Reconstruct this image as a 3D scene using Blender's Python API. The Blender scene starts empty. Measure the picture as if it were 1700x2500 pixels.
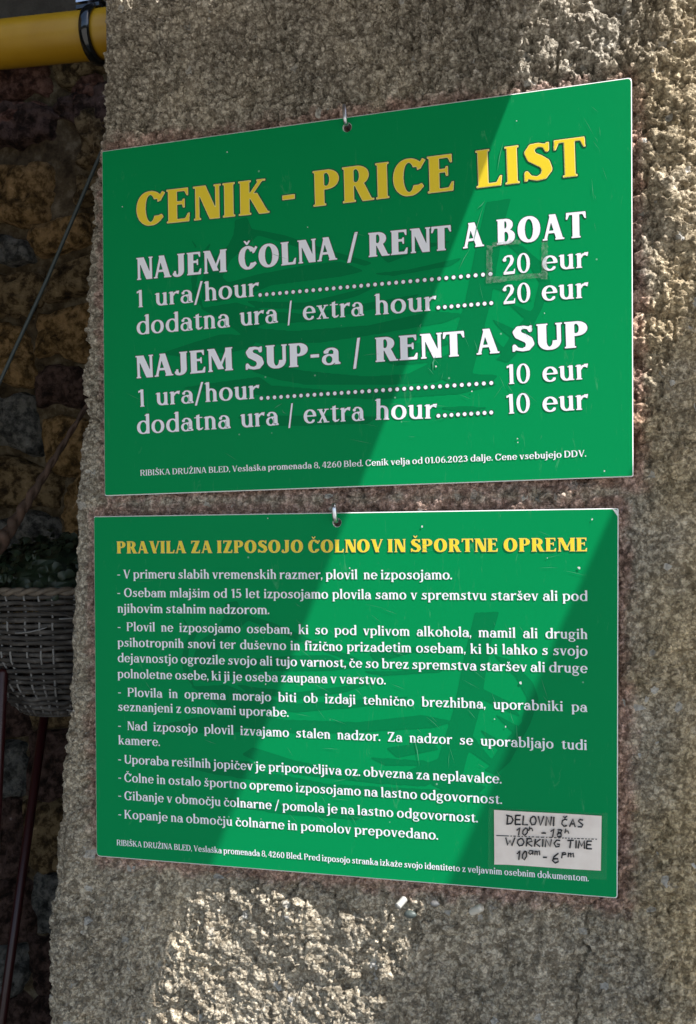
import bpy, math, random
import numpy as np
from mathutils import Vector, Matrix
from mathutils.geometry import tessellate_polygon
R = math.radians
random.seed(7); rng = np.random.RandomState(11)
scene = bpy.context.scene
COL = scene.collection
Z0 = 1.6                                   # height of the upper sign's centre above the ground

# ------------------------------------------------------------------ camera, sky, sun, exposure
CAMP = np.array([0.3722, -1.176, -0.2305 + Z0]); YAW, PITCH, ROLL, FPX = 0.3094, 0.0017, -0.0144, 2774.4
CAM_M = (Matrix.Rotation(YAW, 3, 'Z') @ Matrix.Rotation(math.pi/2 + PITCH, 3, 'X') @ Matrix.Rotation(ROLL, 3, 'Z'))
cd = bpy.data.cameras.new('camera'); cam = bpy.data.objects.new('camera', cd); COL.objects.link(cam)
cam.matrix_world = Matrix.Translation(Vector(CAMP)) @ CAM_M.to_4x4()
cd.sensor_fit = 'VERTICAL'; cd.sensor_height = 36; cd.lens = FPX/2500*36; cd.clip_start = .02; cd.clip_end = 2000
scene.camera = cam

SUN = np.array([.60, -.222, .765]); SUN /= np.linalg.norm(SUN)      # towards the sun
EL = math.asin(SUN[2]); AZ = math.atan2(SUN[0], SUN[1])
w = bpy.data.worlds.new('World'); scene.world = w; w.use_nodes = True
nt = w.node_tree; sky = nt.nodes.new('ShaderNodeTexSky'); sky.sky_type = 'NISHITA'; sky.sun_disc = False
sky.sun_elevation = EL; sky.sun_rotation = AZ
nt.links.new(sky.outputs[0], nt.nodes['Background'].inputs[0]); nt.nodes['Background'].inputs[1].default_value = .15
ld = bpy.data.lights.new('sun', 'SUN'); ld.energy = 5.0; ld.angle = R(.35); ld.color = (1, .98, .945)
lo = bpy.data.objects.new('sun', ld); COL.objects.link(lo); lo.rotation_euler = Vector(SUN).to_track_quat('Z', 'Y').to_euler()
vs = scene.view_settings; vs.view_transform = 'Standard'; vs.look = 'None'; vs.gamma = 1; vs.use_curve_mapping = False
vs.exposure = .85
scene.cycles.max_bounces = 8; scene.cycles.diffuse_bounces = 4

# ------------------------------------------------------------------ helpers
CM = np.array(CAM_M)
def back(px, py, yp):
    """point of the vertical plane y = yp seen at a pixel of the 1700 x 2500 photograph"""
    d = CM @ np.array([(px-850)/FPX, -(py-1250)/FPX, -1.0])
    return CAMP + (yp-CAMP[1])/d[1]*d
def mat(name, col, rough=.6, metal=0, spec=.5, **kw):
    m = bpy.data.materials.new(name); m.use_nodes = True; b = m.node_tree.nodes['Principled BSDF']
    b.inputs['Base Color'].default_value = (*col, 1); b.inputs['Roughness'].default_value = rough
    b.inputs['Metallic'].default_value = metal; b.inputs['Specular IOR Level'].default_value = spec
    for k, v in kw.items(): b.inputs[k.replace('_', ' ')].default_value = v
    return m
def N(m, t, **kw):
    n = m.node_tree.nodes.new(t)
    for k, v in kw.items():
        if k.startswith('i_'): n.inputs[k[2:].replace('_', ' ')].default_value = v
        else: setattr(n, k, v)
    return n
def LK(m, a, b): m.node_tree.links.new(a, b)
def ramp(m, src, stops):
    r = N(m, 'ShaderNodeValToRGB'); e = r.color_ramp.elements
    while len(e) < len(stops): e.new(.5)
    for q, (p, c) in zip(e, stops): q.position = p; q.color = (*c, 1) if len(c) == 3 else c
    LK(m, src, r.inputs[0]); return r
def noisy(m, scale, stops, bump=0, detail=6, bscale=None, dist=.002):
    """noise driven colour and relief on object coordinates"""
    b = m.node_tree.nodes['Principled BSDF']; tc = N(m, 'ShaderNodeTexCoord')
    n = N(m, 'ShaderNodeTexNoise', i_Scale=scale, i_Detail=detail, i_Roughness=.65); LK(m, tc.outputs['Object'], n.inputs['Vector'])
    r = ramp(m, n.outputs['Fac'], stops); LK(m, r.outputs[0], b.inputs['Base Color'])
    if bump:
        n2 = N(m, 'ShaderNodeTexNoise', i_Scale=bscale or scale*4, i_Detail=6, i_Roughness=.7); LK(m, tc.outputs['Object'], n2.inputs['Vector'])
        bp = N(m, 'ShaderNodeBump', i_Strength=bump, i_Distance=dist); LK(m, n2.outputs['Fac'], bp.inputs['Height']); LK(m, bp.outputs[0], b.inputs['Normal'])
    return m
def root_of(p):
    o = np.zeros(3)
    while p is not None: o = o + np.array(p.location); p = p.parent
    return o
def mesh(name, V, F, m, parent=None, smooth=False, origin=None):
    me = bpy.data.meshes.new(name); base = root_of(parent)
    org = np.zeros(3) if parent is not None else (np.array(origin) if origin is not None else np.zeros(3))
    V = np.asarray(V, float) - base - org
    me.from_pydata(V.tolist(), [], [list(map(int, f)) for f in F]); me.update()
    if m is not None: me.materials.append(m)
    if smooth: me.polygons.foreach_set('use_smooth', [True]*len(me.polygons))
    o = bpy.data.objects.new(name, me); COL.objects.link(o)
    if parent is not None: o.parent = parent
    else: o.location = org
    return o
def thing(name, label, cat, loc, group=None):
    o = bpy.data.objects.new(name, None); COL.objects.link(o); o.location = Vector(loc); o.empty_display_size = .05
    o['label'] = label; o['category'] = cat
    if group: o['group'] = group
    return o
def tag(o, label, cat, group=None):
    o['label'] = label; o['category'] = cat
    if group: o['group'] = group
    return o
def struct(o): o['kind'] = 'structure'; return o
def box(x0, y0, z0, x1, y1, z1):
    V = [(x, y, z) for z in (z0, z1) for y in (y0, y1) for x in (x0, x1)]
    return V, [(0, 2, 3, 1), (4, 5, 7, 6), (0, 1, 5, 4), (2, 6, 7, 3), (0, 4, 6, 2), (1, 3, 7, 5)]
class MB:
    def __init__(s): s.V = []; s.F = []
    def add(s, V, F):
        k = len(s.V); s.V += [tuple(v) for v in V]; s.F += [tuple(int(i)+k for i in f) for f in F]; return s
def tube(P, r, n=10, caps=True, flat=1.0, closed=False):
    P = np.asarray(P, float); m = len(P); rr = np.broadcast_to(np.asarray(r, float), (m,))
    V = []; F = []; up = None
    for i in range(m):
        if closed: t = P[(i+1) % m]-P[i-1]
        else: t = P[min(i+1, m-1)]-P[max(i-1, 0)]
        t = t/np.linalg.norm(t)
        if up is None:
            a = np.array([0, 0, 1.]) if abs(t[2]) < .9 else np.array([0, 1., 0]); up = a
        s = np.cross(t, up); s /= np.linalg.norm(s); up = np.cross(s, t)
        for k in range(n):
            a = 2*math.pi*k/n; V.append(P[i]+rr[i]*(math.cos(a)*s*flat+math.sin(a)*up))
    q = m if closed else m-1
    for i in range(q):
        for k in range(n):
            j = (i+1) % m; F.append((i*n+k, j*n+k, j*n+(k+1) % n, i*n+(k+1) % n))
    if caps and not closed: F.append(tuple(range(n))); F.append(tuple(range((m-1)*n, m*n))[::-1])
    return V, F
def smooth01(t): t = np.clip(t, 0, 1); return t*t*(3-2*t)

# numpy noises -----------------------------------------------------
TAB = rng.rand(512, 512); TX = rng.rand(512, 512); TY = rng.rand(512, 512)
def vnoise(x, y):
    xi = np.floor(x).astype(int); yi = np.floor(y).astype(int); fx = smooth01(x-xi); fy = smooth01(y-yi)
    g = lambda a, b: TAB[a % 512, b % 512]
    return (g(xi, yi)*(1-fx)+g(xi+1, yi)*fx)*(1-fy)+(g(xi, yi+1)*(1-fx)+g(xi+1, yi+1)*fx)*fy
def fbm(x, y, o=4, g=.5):
    s = 0; a = 1; t = 0
    for k in range(o): s = s+a*vnoise(x*2**k+17.3*k, y*2**k+5.1*k); t += a; a *= g
    return s/t
def worley(x, y):
    xi = np.floor(x).astype(int); yi = np.floor(y).astype(int); f1 = np.full(x.shape, 9.); f2 = f1.copy(); idv = np.zeros(x.shape)
    for dx in (-1, 0, 1):
        for dy in (-1, 0, 1):
            a = (xi+dx) % 512; b = (yi+dy) % 512
            d = np.hypot(xi+dx+TX[a, b]-x, yi+dy+TY[a, b]-y)
            c = d < f1; f2 = np.where(c, f1, np.minimum(f2, d)); idv = np.where(c, TAB[a, b], idv); f1 = np.where(c, d, f1)
    return f1, f2, idv

# ------------------------------------------------------------------ materials
def pillar_material():
    m = mat('roughcast_render', (.3, .27, .22), .95, spec=.15); b = m.node_tree.nodes['Principled BSDF']
    tc = N(m, 'ShaderNodeTexCoord')
    n1 = N(m, 'ShaderNodeTexNoise', i_Scale=85, i_Detail=8, i_Roughness=.78); LK(m, tc.outputs['Object'], n1.inputs['Vector'])
    r1 = ramp(m, n1.outputs['Fac'], [(.30, (.24, .213, .172)), (.46, (.52, .473, .395)), (.64, (.80, .745, .65))])
    n4 = N(m, 'ShaderNodeTexNoise', i_Scale=11, i_Detail=5, i_Roughness=.65); LK(m, tc.outputs['Object'], n4.inputs['Vector'])
    r4 = ramp(m, n4.outputs['Fac'], [(.34, (.78, .78, .775)), (.5, (.95, .94, .93)), (.68, (1.2, 1.17, 1.12))])
    mx0 = N(m, 'ShaderNodeMix', data_type='RGBA', blend_type='MULTIPLY', i_Factor=1.0); LK(m, r1.outputs[0], mx0.inputs['A']); LK(m, r4.outputs[0], mx0.inputs['B'])
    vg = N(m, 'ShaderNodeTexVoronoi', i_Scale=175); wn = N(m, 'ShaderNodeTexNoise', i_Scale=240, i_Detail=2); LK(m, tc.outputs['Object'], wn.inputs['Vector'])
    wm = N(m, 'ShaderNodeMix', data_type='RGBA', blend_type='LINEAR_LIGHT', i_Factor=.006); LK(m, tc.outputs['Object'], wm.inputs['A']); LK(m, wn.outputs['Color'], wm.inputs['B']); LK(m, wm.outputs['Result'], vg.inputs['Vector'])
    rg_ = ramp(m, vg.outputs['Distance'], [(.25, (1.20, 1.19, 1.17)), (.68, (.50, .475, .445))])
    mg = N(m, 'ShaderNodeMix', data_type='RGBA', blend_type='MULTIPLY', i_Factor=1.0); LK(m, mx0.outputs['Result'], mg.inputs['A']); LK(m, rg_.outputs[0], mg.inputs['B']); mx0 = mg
    at = N(m, 'ShaderNodeAttribute', attribute_name='halo_bounce_tint'); sp = N(m, 'ShaderNodeSeparateColor'); LK(m, at.outputs['Color'], sp.inputs[0])
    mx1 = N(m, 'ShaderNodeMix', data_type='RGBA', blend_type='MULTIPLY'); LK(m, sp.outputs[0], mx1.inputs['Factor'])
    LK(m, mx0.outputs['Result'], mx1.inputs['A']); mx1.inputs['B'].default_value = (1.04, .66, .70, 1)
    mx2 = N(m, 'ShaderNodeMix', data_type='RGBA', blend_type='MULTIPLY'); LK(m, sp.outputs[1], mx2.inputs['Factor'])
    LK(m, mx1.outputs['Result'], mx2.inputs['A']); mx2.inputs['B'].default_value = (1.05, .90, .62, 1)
    # pale lime and quartz grains
    v = N(m, 'ShaderNodeTexVoronoi', i_Scale=130); LK(m, tc.outputs['Object'], v.inputs['Vector'])
    s2 = N(m, 'ShaderNodeSeparateColor'); LK(m, v.outputs['Color'], s2.inputs[0])
    g = ramp(m, s2.outputs[0], [(.986, (0, 0, 0)), (.99, (1, 1, 1))])
    mx3 = N(m, 'ShaderNodeMix', data_type='RGBA'); LK(m, g.outputs[0], mx3.inputs['Factor'])
    LK(m, mx2.outputs['Result'], mx3.inputs['A']); mx3.inputs['B'].default_value = (.58, .55, .50, 1)
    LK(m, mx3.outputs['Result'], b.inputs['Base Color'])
    n2 = N(m, 'ShaderNodeTexNoise', i_Scale=330, i_Detail=5, i_Roughness=.7); LK(m, tc.outputs['Object'], n2.inputs['Vector'])
    v2 = N(m, 'ShaderNodeTexVoronoi', i_Scale=260); LK(m, tc.outputs['Object'], v2.inputs['Vector'])
    ad = N(m, 'ShaderNodeMath', operation='SUBTRACT'); LK(m, n2.outputs['Fac'], ad.inputs[0]); LK(m, v2.outputs['Distance'], ad.inputs[1])
    bp = N(m, 'ShaderNodeBump', i_Strength=1.0, i_Distance=.0046); LK(m, ad.outputs[0], bp.inputs['Height']); LK(m, bp.outputs[0], b.inputs['Normal'])
    return m
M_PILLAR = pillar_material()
def green(name, col):
    m = mat(name, col, .5, spec=.06); b = m.node_tree.nodes['Principled BSDF']; tc = N(m, 'ShaderNodeTexCoord')
    # fine scratches and faint dust wear
    mp = N(m, 'ShaderNodeMapping'); mp.inputs['Scale'].default_value = (1, 1, .22); mp.inputs['Rotation'].default_value = (0, .5, 0); LK(m, tc.outputs['Object'], mp.inputs[0])
    n = N(m, 'ShaderNodeTexNoise', i_Scale=95, i_Detail=8, i_Roughness=.75, i_Distortion=1.2); LK(m, mp.outputs[0], n.inputs['Vector'])
    n2 = N(m, 'ShaderNodeTexNoise', i_Scale=7, i_Detail=3); LK(m, tc.outputs['Object'], n2.inputs['Vector'])
    r = ramp(m, n.outputs['Fac'], [(.60, (0, 0, 0)), (.74, (1, 1, 1))]); r2 = ramp(m, n2.outputs['Fac'], [(.42, (.05, .05, .05)), (.66, (.7, .7, .7))])
    mu = N(m, 'ShaderNodeMix', data_type='RGBA', blend_type='MULTIPLY', i_Factor=1.0); LK(m, r.outputs[0], mu.inputs['A']); LK(m, r2.outputs[0], mu.inputs['B'])
    mx = N(m, 'ShaderNodeMix', data_type='RGBA'); LK(m, mu.outputs['Result'], mx.inputs['Factor']); mx.inputs['A'].default_value = (*col, 1)
    mx.inputs['B'].default_value = (col[0]+.10, col[1]+.13, col[2]+.12, 1)
    v = N(m, 'ShaderNodeTexVoronoi', i_Scale=42); LK(m, tc.outputs['Object'], v.inputs['Vector'])
    rv = ramp(m, v.outputs['Distance'], [(.035, (1, 1, 1)), (.055, (0, 0, 0))]); sc_ = N(m, 'ShaderNodeSeparateColor'); LK(m, v.outputs['Color'], sc_.inputs[0])
    rk = ramp(m, sc_.outputs[1], [(.80, (0, 0, 0)), (.82, (.6, .6, .6))])
    mv = N(m, 'ShaderNodeMix', data_type='RGBA', blend_type='MULTIPLY', i_Factor=1.0); LK(m, rv.outputs[0], mv.inputs['A']); LK(m, rk.outputs[0], mv.inputs['B'])
    m4 = N(m, 'ShaderNodeMix', data_type='RGBA'); LK(m, mv.outputs['Result'], m4.inputs['Factor']); LK(m, mx.outputs['Result'], m4.inputs['A']); m4.inputs['B'].default_value = (.3, .5, .4, 1)
    LK(m, m4.outputs['Result'], b.inputs['Base Color'])
    rr = ramp(m, n2.outputs['Fac'], [(.3, (.42, .42, .42)), (.7, (.58, .58, .58))]); LK(m, rr.outputs[0], b.inputs['Roughness'])
    return m
M_GREEN = green('sign_green_print', (.0, .25, .074))
M_DGREEN = green('sign_dark_green_print', (.0, .180, .056))
M_LINE = mat('lettering_dark_outline_ink', (.004, .055, .03), .4)
M_WHITE = mat('lettering_white_ink', (.86, .86, .93), .42)
M_YELLOW = mat('lettering_yellow_ink', (.84, .63, .02), .42)
M_PALEY = mat('lettering_pale_yellow_edge', (.85, .78, .32), .42)
M_EDGE = mat('white_board_core', (.72, .74, .74), .5)
M_STEEL = mat('zinc_plated_steel', (.62, .62, .66), .28, 1)
M_DSTEEL = mat('tarnished_steel', (.30, .30, .33), .3, 1)
M_INK = mat('black_marker_ink', (.012, .012, .014), .5)
M_PAPER = noisy(mat('note_paper', (.6, .55, .54), .55), 30, [(.3, (.76, .65, .58)), (.6, (.88, .78, .70))], .1, dist=.0005)
M_TAPE = mat('clear_tape', (.9, .95, .92), .15); M_TAPE.node_tree.nodes['Principled BSDF'].inputs['Alpha'].default_value = .02
def residue():
    m = mat('dirty_tape_glue', (.22, .33, .26), .7); b = m.node_tree.nodes['Principled BSDF']; tc = N(m, 'ShaderNodeTexCoord')
    n = N(m, 'ShaderNodeTexNoise', i_Scale=260, i_Detail=5, i_Roughness=.7); LK(m, tc.outputs['Object'], n.inputs['Vector'])
    r = ramp(m, n.outputs['Fac'], [(.36, (.05, .12, .08)), (.6, (.36, .45, .38))]); LK(m, r.outputs[0], b.inputs['Base Color'])
    n2 = N(m, 'ShaderNodeTexNoise', i_Scale=170, i_Detail=5, i_Roughness=.8); LK(m, tc.outputs['Object'], n2.inputs['Vector'])
    r2 = ramp(m, n2.outputs['Fac'], [(.38, (.05, .05, .05)), (.60, (.42, .42, .42))]); LK(m, r2.outputs[0], b.inputs['Alpha'])
    return m
M_GLUE = residue()

# ------------------------------------------------------------------ ground
gm = noisy(mat('paving', (.2, .19, .17), .9), 2.5, [(.3, (.22, .20, .17)), (.7, (.33, .31, .27))], .3)
struct(mesh('ground', [(-600, -600, 0), (600, -600, 0), (600, 600, 0), (-600, 600, 0)], [(0, 1, 2, 3)], gm))

# ------------------------------------------------------------------ the roughcast pillar
WY = .013                                   # mean plane of the pillar's front
edge_px = [(-300, 238), (60, 238), (290, 236), (335, 226), (380, 212), (430, 205), (800, 190), (1000, 176), (1150, 162), (1300, 157), (1500, 150), (1650, 141), (1900, 122), (2050, 109), (2200, 103), (2324, 106), (2700, 92)]
ez = []; ex = []
for py, px in edge_px:
    p = back((px-5)*1.0759, py*1.0759, WY+.012); ez.append(p[2]); ex.append(p[0])
ez = np.array(ez)[::-1]; ex = np.array(ex)[::-1]
zt = Z0+.47
rows = np.concatenate([np.linspace(0, Z0-.92, 40, endpoint=False), np.arange(Z0-.92, zt, .0013)])
RC, LC = .065, .016                          # radii of the right and left corners
XR = back(1682, 1000, WY)[0]-.022             # where the front starts to turn
s_left = np.concatenate([np.linspace(-.32, -.05, 14, endpoint=False), np.arange(-.05, 0, .002)])
arcR = RC*math.pi/2
XL = -.40; LF = XR-XL                       # nominal left edge (stretched to the true one per row)
s = np.concatenate([s_left, np.arange(0, LF+arcR, .0013), np.linspace(LF+arcR, LF+arcR+.35, 50)])
ns, nr = len(s), len(rows)
Sg, Zg = np.meshgrid(s, rows)
xl = np.interp(Zg, ez, ex)
PX = np.empty_like(Sg); PY = np.empty_like(Sg); NX = np.zeros_like(Sg); NY = np.full_like(Sg, -1.)
f = (Sg >= 0) & (Sg <= LF); t = Sg/LF
PX[f] = (xl+LC*.5+(XR-xl-LC*.5)*t)[f]; PY[f] = WY
a = np.clip((LC*2-Sg)/(LC*2), 0, 1); fl = f & (Sg < LC*2); PY[fl] += (LC*.7*a**2)[fl]; NX[fl] = (-.8*a)[fl]; NY[fl] = -np.sqrt(1-NX[fl]**2)
b_ = Sg < 0; PX[b_] = (xl+LC*.5+.02*Sg)[b_]; PY[b_] = (WY+LC*.7-Sg)[b_]; NX[b_] = -1; NY[b_] = 0
c = (Sg > LF) & (Sg <= LF+arcR); an = (Sg-LF)/RC
PX[c] = (XR+RC*np.sin(an))[c]; PY[c] = (WY+RC*(1-np.cos(an)))[c]; NX[c] = np.sin(an)[c]; NY[c] = -np.cos(an)[c]
d_ = Sg > LF+arcR; PX[d_] = XR+RC; PY[d_] = (WY+RC+Sg-LF-arcR)[d_]; NX[d_] = 1; NY[d_] = 0
# relief of the thrown render: lumps, grains, pits
U = Sg+.5; Vv = Zg
wx = (fbm(U*60, Vv*60, 2)-.5)*.010; wy = (fbm(U*60+40, Vv*60+9, 2)-.5)*.010
big = fbm(U*14, Vv*14, 3)-.5
f1, f2, id1 = worley((U+wx)/.0125, (Vv+wy)/.0105)
g1, g2, id2 = worley((U+wx*.7)/.0066+31, (Vv+wy*.7)/.0058+7)
def billow(sx, o1, o2, o=2): n_ = fbm((U+wx*.5)/sx+o1, (Vv+wy*.5)/sx+o2, o, .45); return np.abs(2*n_-1)*2
dome1 = np.clip(1-f1*1.2, -.1, 1)*(.2+1.2*id1**1.5); dome2 = np.clip(1-g1*1.2, -.1, 1)*(.3+1.0*id2)
crev = np.minimum(billow(.0140, 0, 0), .62)*1.1+.62*np.minimum(billow(.0068, 40, 9), .6)+.34*np.minimum(billow(.0038, 11, 70), .8)
lump = fbm(U*42+7, Vv*46+3, 2, .5)-.5
patch = .75+.5*smooth01((fbm(U*9+60, Vv*9+2, 2)-.35)/.3)     # some areas are thrown thicker than others
coarse = (.72+.48*smooth01((Zg-(Z0-.35))/.4))*patch           # the upper part is thrown coarser
coarse *= 1-.30*smooth01((Sg-(LF-.03))/.05)                   # the round corner is rubbed finer
coarse *= 1-.35*smooth01((.035-Sg)/.035)
Hh = coarse*(crev*.0072+dome1*.0034+dome2*.0028+lump*.0165)
Hh -= .0045*smooth01((.40-fbm(U*75+3, Vv*75+8, 3))/.09)*coarse    # pits
Hh += big*.006-Hh[:, ns//2-200:ns//2+100].mean()
def crack(pts, wd=.0013, dp=.005):
    global Hh
    W = [back(x, y, WY) for x, y in pts]
    best = np.full(Hh.shape, 9.)
    for p, q in zip(W[:-1], W[1:]):
        ax, az, bx, bz = p[0], p[2], q[0], q[2]; L2 = (bx-ax)**2+(bz-az)**2
        jx = PX+(fbm(U*120, Vv*120, 2)-.5)*.012; jz = Zg+(fbm(U*120+9, Vv*120+4, 2)-.5)*.012
        tt = np.clip(((jx-ax)*(bx-ax)+(jz-az)*(bz-az))/L2, 0, 1)
        best = np.minimum(best, np.hypot(jx-ax-tt*(bx-ax), jz-az-tt*(bz-az)))
    Hh -= dp*smooth01(1.6-best/wd)
crack([(1465, 2195), (1434, 2225), (1430, 2340), (1412, 2370), (1408, 2500)])
crack([(740, 2150), (800, 2180), (870, 2240), (950, 2330), (1010, 2400)])
crack([(1530, 1985), (1575, 1975)], dp=.004); crack([(1540, 2135), (1600, 2120), (1640, 2110)], dp=.004)
crack([(1640, 2350), (1600, 2430), (1605, 2480)], dp=.004); crack([(690, 2200), (735, 2150)], dp=.004)
far = (Sg < -.05) | (Sg > LF+arcR) | (Zg < Z0-.92); Hh[far] = (big*.006)[far]
Hh = np.where(Sg < -.05, 0, Hh)
def rect_d(x0, z0, x1, z1): return np.hypot(np.maximum(np.maximum(x0-PX, PX-x1), 0), np.maximum(np.maximum(z0-Zg, Zg-z1), 0))
dd = np.minimum(rect_d(-.30, Z0-.20, .30, Z0+.20), rect_d(-.322, Z0-.63, .28, Z0-.228))
lim = np.where(dd < .004, WY-.0065, np.clip(WY-.0055+dd*.25, 0, .02)); Hh = np.minimum(Hh, lim)
PX += NX*Hh; PY += NY*Hh
V = np.stack([PX, PY, Zg], -1).reshape(-1, 3)
i = np.arange(nr-1)[:, None]*ns+np.arange(ns-1)[None, :]
F = np.stack([i, i+1, i+ns+1, i+ns], -1).reshape(-1, 4)
me = bpy.data.meshes.new('pillar'); me.vertices.add(len(V)); me.vertices.foreach_set('co', V.ravel())
me.loops.add(F.size); me.loops.foreach_set('vertex_index', F.ravel().astype(np.int32)); me.polygons.add(len(F))
me.polygons.foreach_set('loop_start', np.arange(0, F.size, 4, dtype=np.int32)); me.update(calc_edges=True)
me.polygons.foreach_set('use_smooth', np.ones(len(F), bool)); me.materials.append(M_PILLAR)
# reddish halo tint round the boards; warm bounced light painted in ochre towards corner
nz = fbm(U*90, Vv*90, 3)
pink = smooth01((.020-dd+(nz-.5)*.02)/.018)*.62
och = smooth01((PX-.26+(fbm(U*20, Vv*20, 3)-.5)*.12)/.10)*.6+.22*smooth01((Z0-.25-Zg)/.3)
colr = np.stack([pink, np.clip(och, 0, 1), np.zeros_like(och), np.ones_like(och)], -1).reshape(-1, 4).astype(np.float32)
ca = me.color_attributes.new('halo_bounce_tint', 'FLOAT_COLOR', 'POINT'); ca.data.foreach_set('color', colr.ravel())
pil = thing('pillar', 'thick pillar of grey-brown roughcast render behind the two green signs', 'pillar', (0, .2, 0))
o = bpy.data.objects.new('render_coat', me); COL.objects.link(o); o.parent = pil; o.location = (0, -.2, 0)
mesh('masonry_core', *box(-.33, .07, .001, XR+RC-.02, .36, zt-.01), M_PILLAR, pil)

# ------------------------------------------------------------------ building behind and added sun blockers
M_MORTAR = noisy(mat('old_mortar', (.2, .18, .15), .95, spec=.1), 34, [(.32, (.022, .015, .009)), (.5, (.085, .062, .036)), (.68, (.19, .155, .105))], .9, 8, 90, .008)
BY = .45
def stone_wall():
    wl = thing('stone_wall', 'dark rubble stone wall in the shade left of the pillar', 'wall', (-.6, BY, 0))
    xs = np.arange(-1.7, .25, .012); zs = np.arange(0, Z0+.9, .012); X, Z = np.meshgrid(xs, zs)
    Y = BY+.02-(fbm(X*22, Z*22, 4)-.5)*.022
    V = np.stack([X, Y, Z], -1).reshape(-1, 3); n = len(xs); i = np.arange(len(zs)-1)[:, None]*n+np.arange(n-1)
    F = np.stack([i, i+1, i+n+1, i+n], -1).reshape(-1, 4)
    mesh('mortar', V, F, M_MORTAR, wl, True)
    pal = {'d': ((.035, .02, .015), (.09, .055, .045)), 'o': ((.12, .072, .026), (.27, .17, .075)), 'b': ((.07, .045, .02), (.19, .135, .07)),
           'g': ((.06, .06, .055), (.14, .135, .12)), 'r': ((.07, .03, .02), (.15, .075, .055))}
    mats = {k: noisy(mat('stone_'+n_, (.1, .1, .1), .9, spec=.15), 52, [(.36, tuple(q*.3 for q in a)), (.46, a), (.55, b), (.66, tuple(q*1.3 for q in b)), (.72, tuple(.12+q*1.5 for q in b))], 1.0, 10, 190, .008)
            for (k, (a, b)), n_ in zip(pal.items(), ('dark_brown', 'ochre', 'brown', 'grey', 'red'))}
    seen = [(-70, 240, 125, 385, 'd'), (160, 188, 243, 254, 'r'), (182, 262, 262, 396, 'b'), (-90, 394, 118, 556, 'o'), (176, 402, 262, 505, 'b'),
            (78, 518, 206, 612, 'o'), (-90, 566, 72, 636, 'g'), (212, 514, 290, 640, 'b'), (82, 620, 216, 712, 'b'), (-95, 646, 74, 792, 'b'), (86, 722, 236, 866, 'o'),
            (-95, 802, 78, 948, 'o'), (88, 876, 210, 1000, 'd'), (-95, 958, 84, 1096, 'g'), (96, 1010, 240, 1132, 'o'), (-90, 1106, 118, 1236, 'b'),
            (128, 1142, 240, 1300, 'o'), (-95, 1246, 118, 1400, 'g'), (126, 1310, 240, 1450, 'b'), (-90, 1410, 116, 1560, 'b'), (-90, 1700, 60, 1800, 'd'), (70, 1690, 190, 1784, 'b'),
            (-90, 1810, 50, 1950, 'g'), (60, 1795, 170, 1950, 'd'), (-90, 1960, 36, 2110, 'd'), (46, 1962, 170, 2090, 'b'), (-90, 2120, 60, 2280, 'd'), (70, 2100, 170, 2270, 'g'),
            (-90, 2290, 40, 2440, 'g'), (50, 2280, 170, 2420, 'd'), (-90, 2450, 60, 2600, 'd'), (70, 2432, 170, 2580, 'd'), (-90, 1570, 60, 1690, 'd'), (70, 1560, 170, 1680, 'd')]
    R_ = []
    for x0, y0, x1, y1, k in seen:
        p = back(x0, y1, BY); q = back(x1, y0, BY); R_.append((p[0], p[2], q[0], q[2], k))
    xa = back(-100, 1200, BY)[0]; xb = back(285, 1200, BY)[0]
    z = .01; rr = random.Random(4)
    while z < Z0+.8:
        h = rr.uniform(.07, .13); x = -1.68+rr.uniform(0, .1)
        while x < .2:
            ww = rr.uniform(.10, .2)
            if x+ww < xa or (x > xb and x < -.1) or (z+h < Z0-1.15 or z > Z0+.34) and x < -.1: R_.append((x, z, x+ww-.014, z+h-.014, rr.choice('dobgrb')))
            x += ww
        z += h
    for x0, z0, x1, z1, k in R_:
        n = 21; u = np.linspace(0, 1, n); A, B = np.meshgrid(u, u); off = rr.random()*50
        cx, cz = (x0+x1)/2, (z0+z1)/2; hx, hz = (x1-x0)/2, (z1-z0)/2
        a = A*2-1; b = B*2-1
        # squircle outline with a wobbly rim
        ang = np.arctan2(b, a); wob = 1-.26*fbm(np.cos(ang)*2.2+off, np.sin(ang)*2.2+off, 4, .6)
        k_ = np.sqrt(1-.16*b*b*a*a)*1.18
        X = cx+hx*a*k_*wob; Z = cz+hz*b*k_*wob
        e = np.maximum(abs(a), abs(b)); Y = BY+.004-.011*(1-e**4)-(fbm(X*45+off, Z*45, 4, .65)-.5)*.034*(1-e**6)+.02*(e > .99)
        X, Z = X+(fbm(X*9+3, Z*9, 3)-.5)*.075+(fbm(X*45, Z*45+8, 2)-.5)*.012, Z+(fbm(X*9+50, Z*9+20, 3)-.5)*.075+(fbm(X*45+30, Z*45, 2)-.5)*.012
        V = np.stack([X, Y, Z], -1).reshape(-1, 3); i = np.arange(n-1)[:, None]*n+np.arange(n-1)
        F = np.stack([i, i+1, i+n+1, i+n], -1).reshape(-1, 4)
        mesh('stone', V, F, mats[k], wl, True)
stone_wall()
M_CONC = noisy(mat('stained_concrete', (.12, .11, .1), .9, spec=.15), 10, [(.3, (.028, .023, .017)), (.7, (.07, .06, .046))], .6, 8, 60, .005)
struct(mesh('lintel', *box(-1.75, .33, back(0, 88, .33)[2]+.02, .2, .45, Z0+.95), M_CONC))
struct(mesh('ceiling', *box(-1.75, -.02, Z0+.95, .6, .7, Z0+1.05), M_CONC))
tag(mesh('added_side_wall', *box(-1.15, -.45, 0, -.95, .44, Z0+.95), M_MORTAR), 'unseen side wall added to darken the boathouse recess', 'wall')  # unseen wall, added to keep sky light out of the recess
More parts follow.
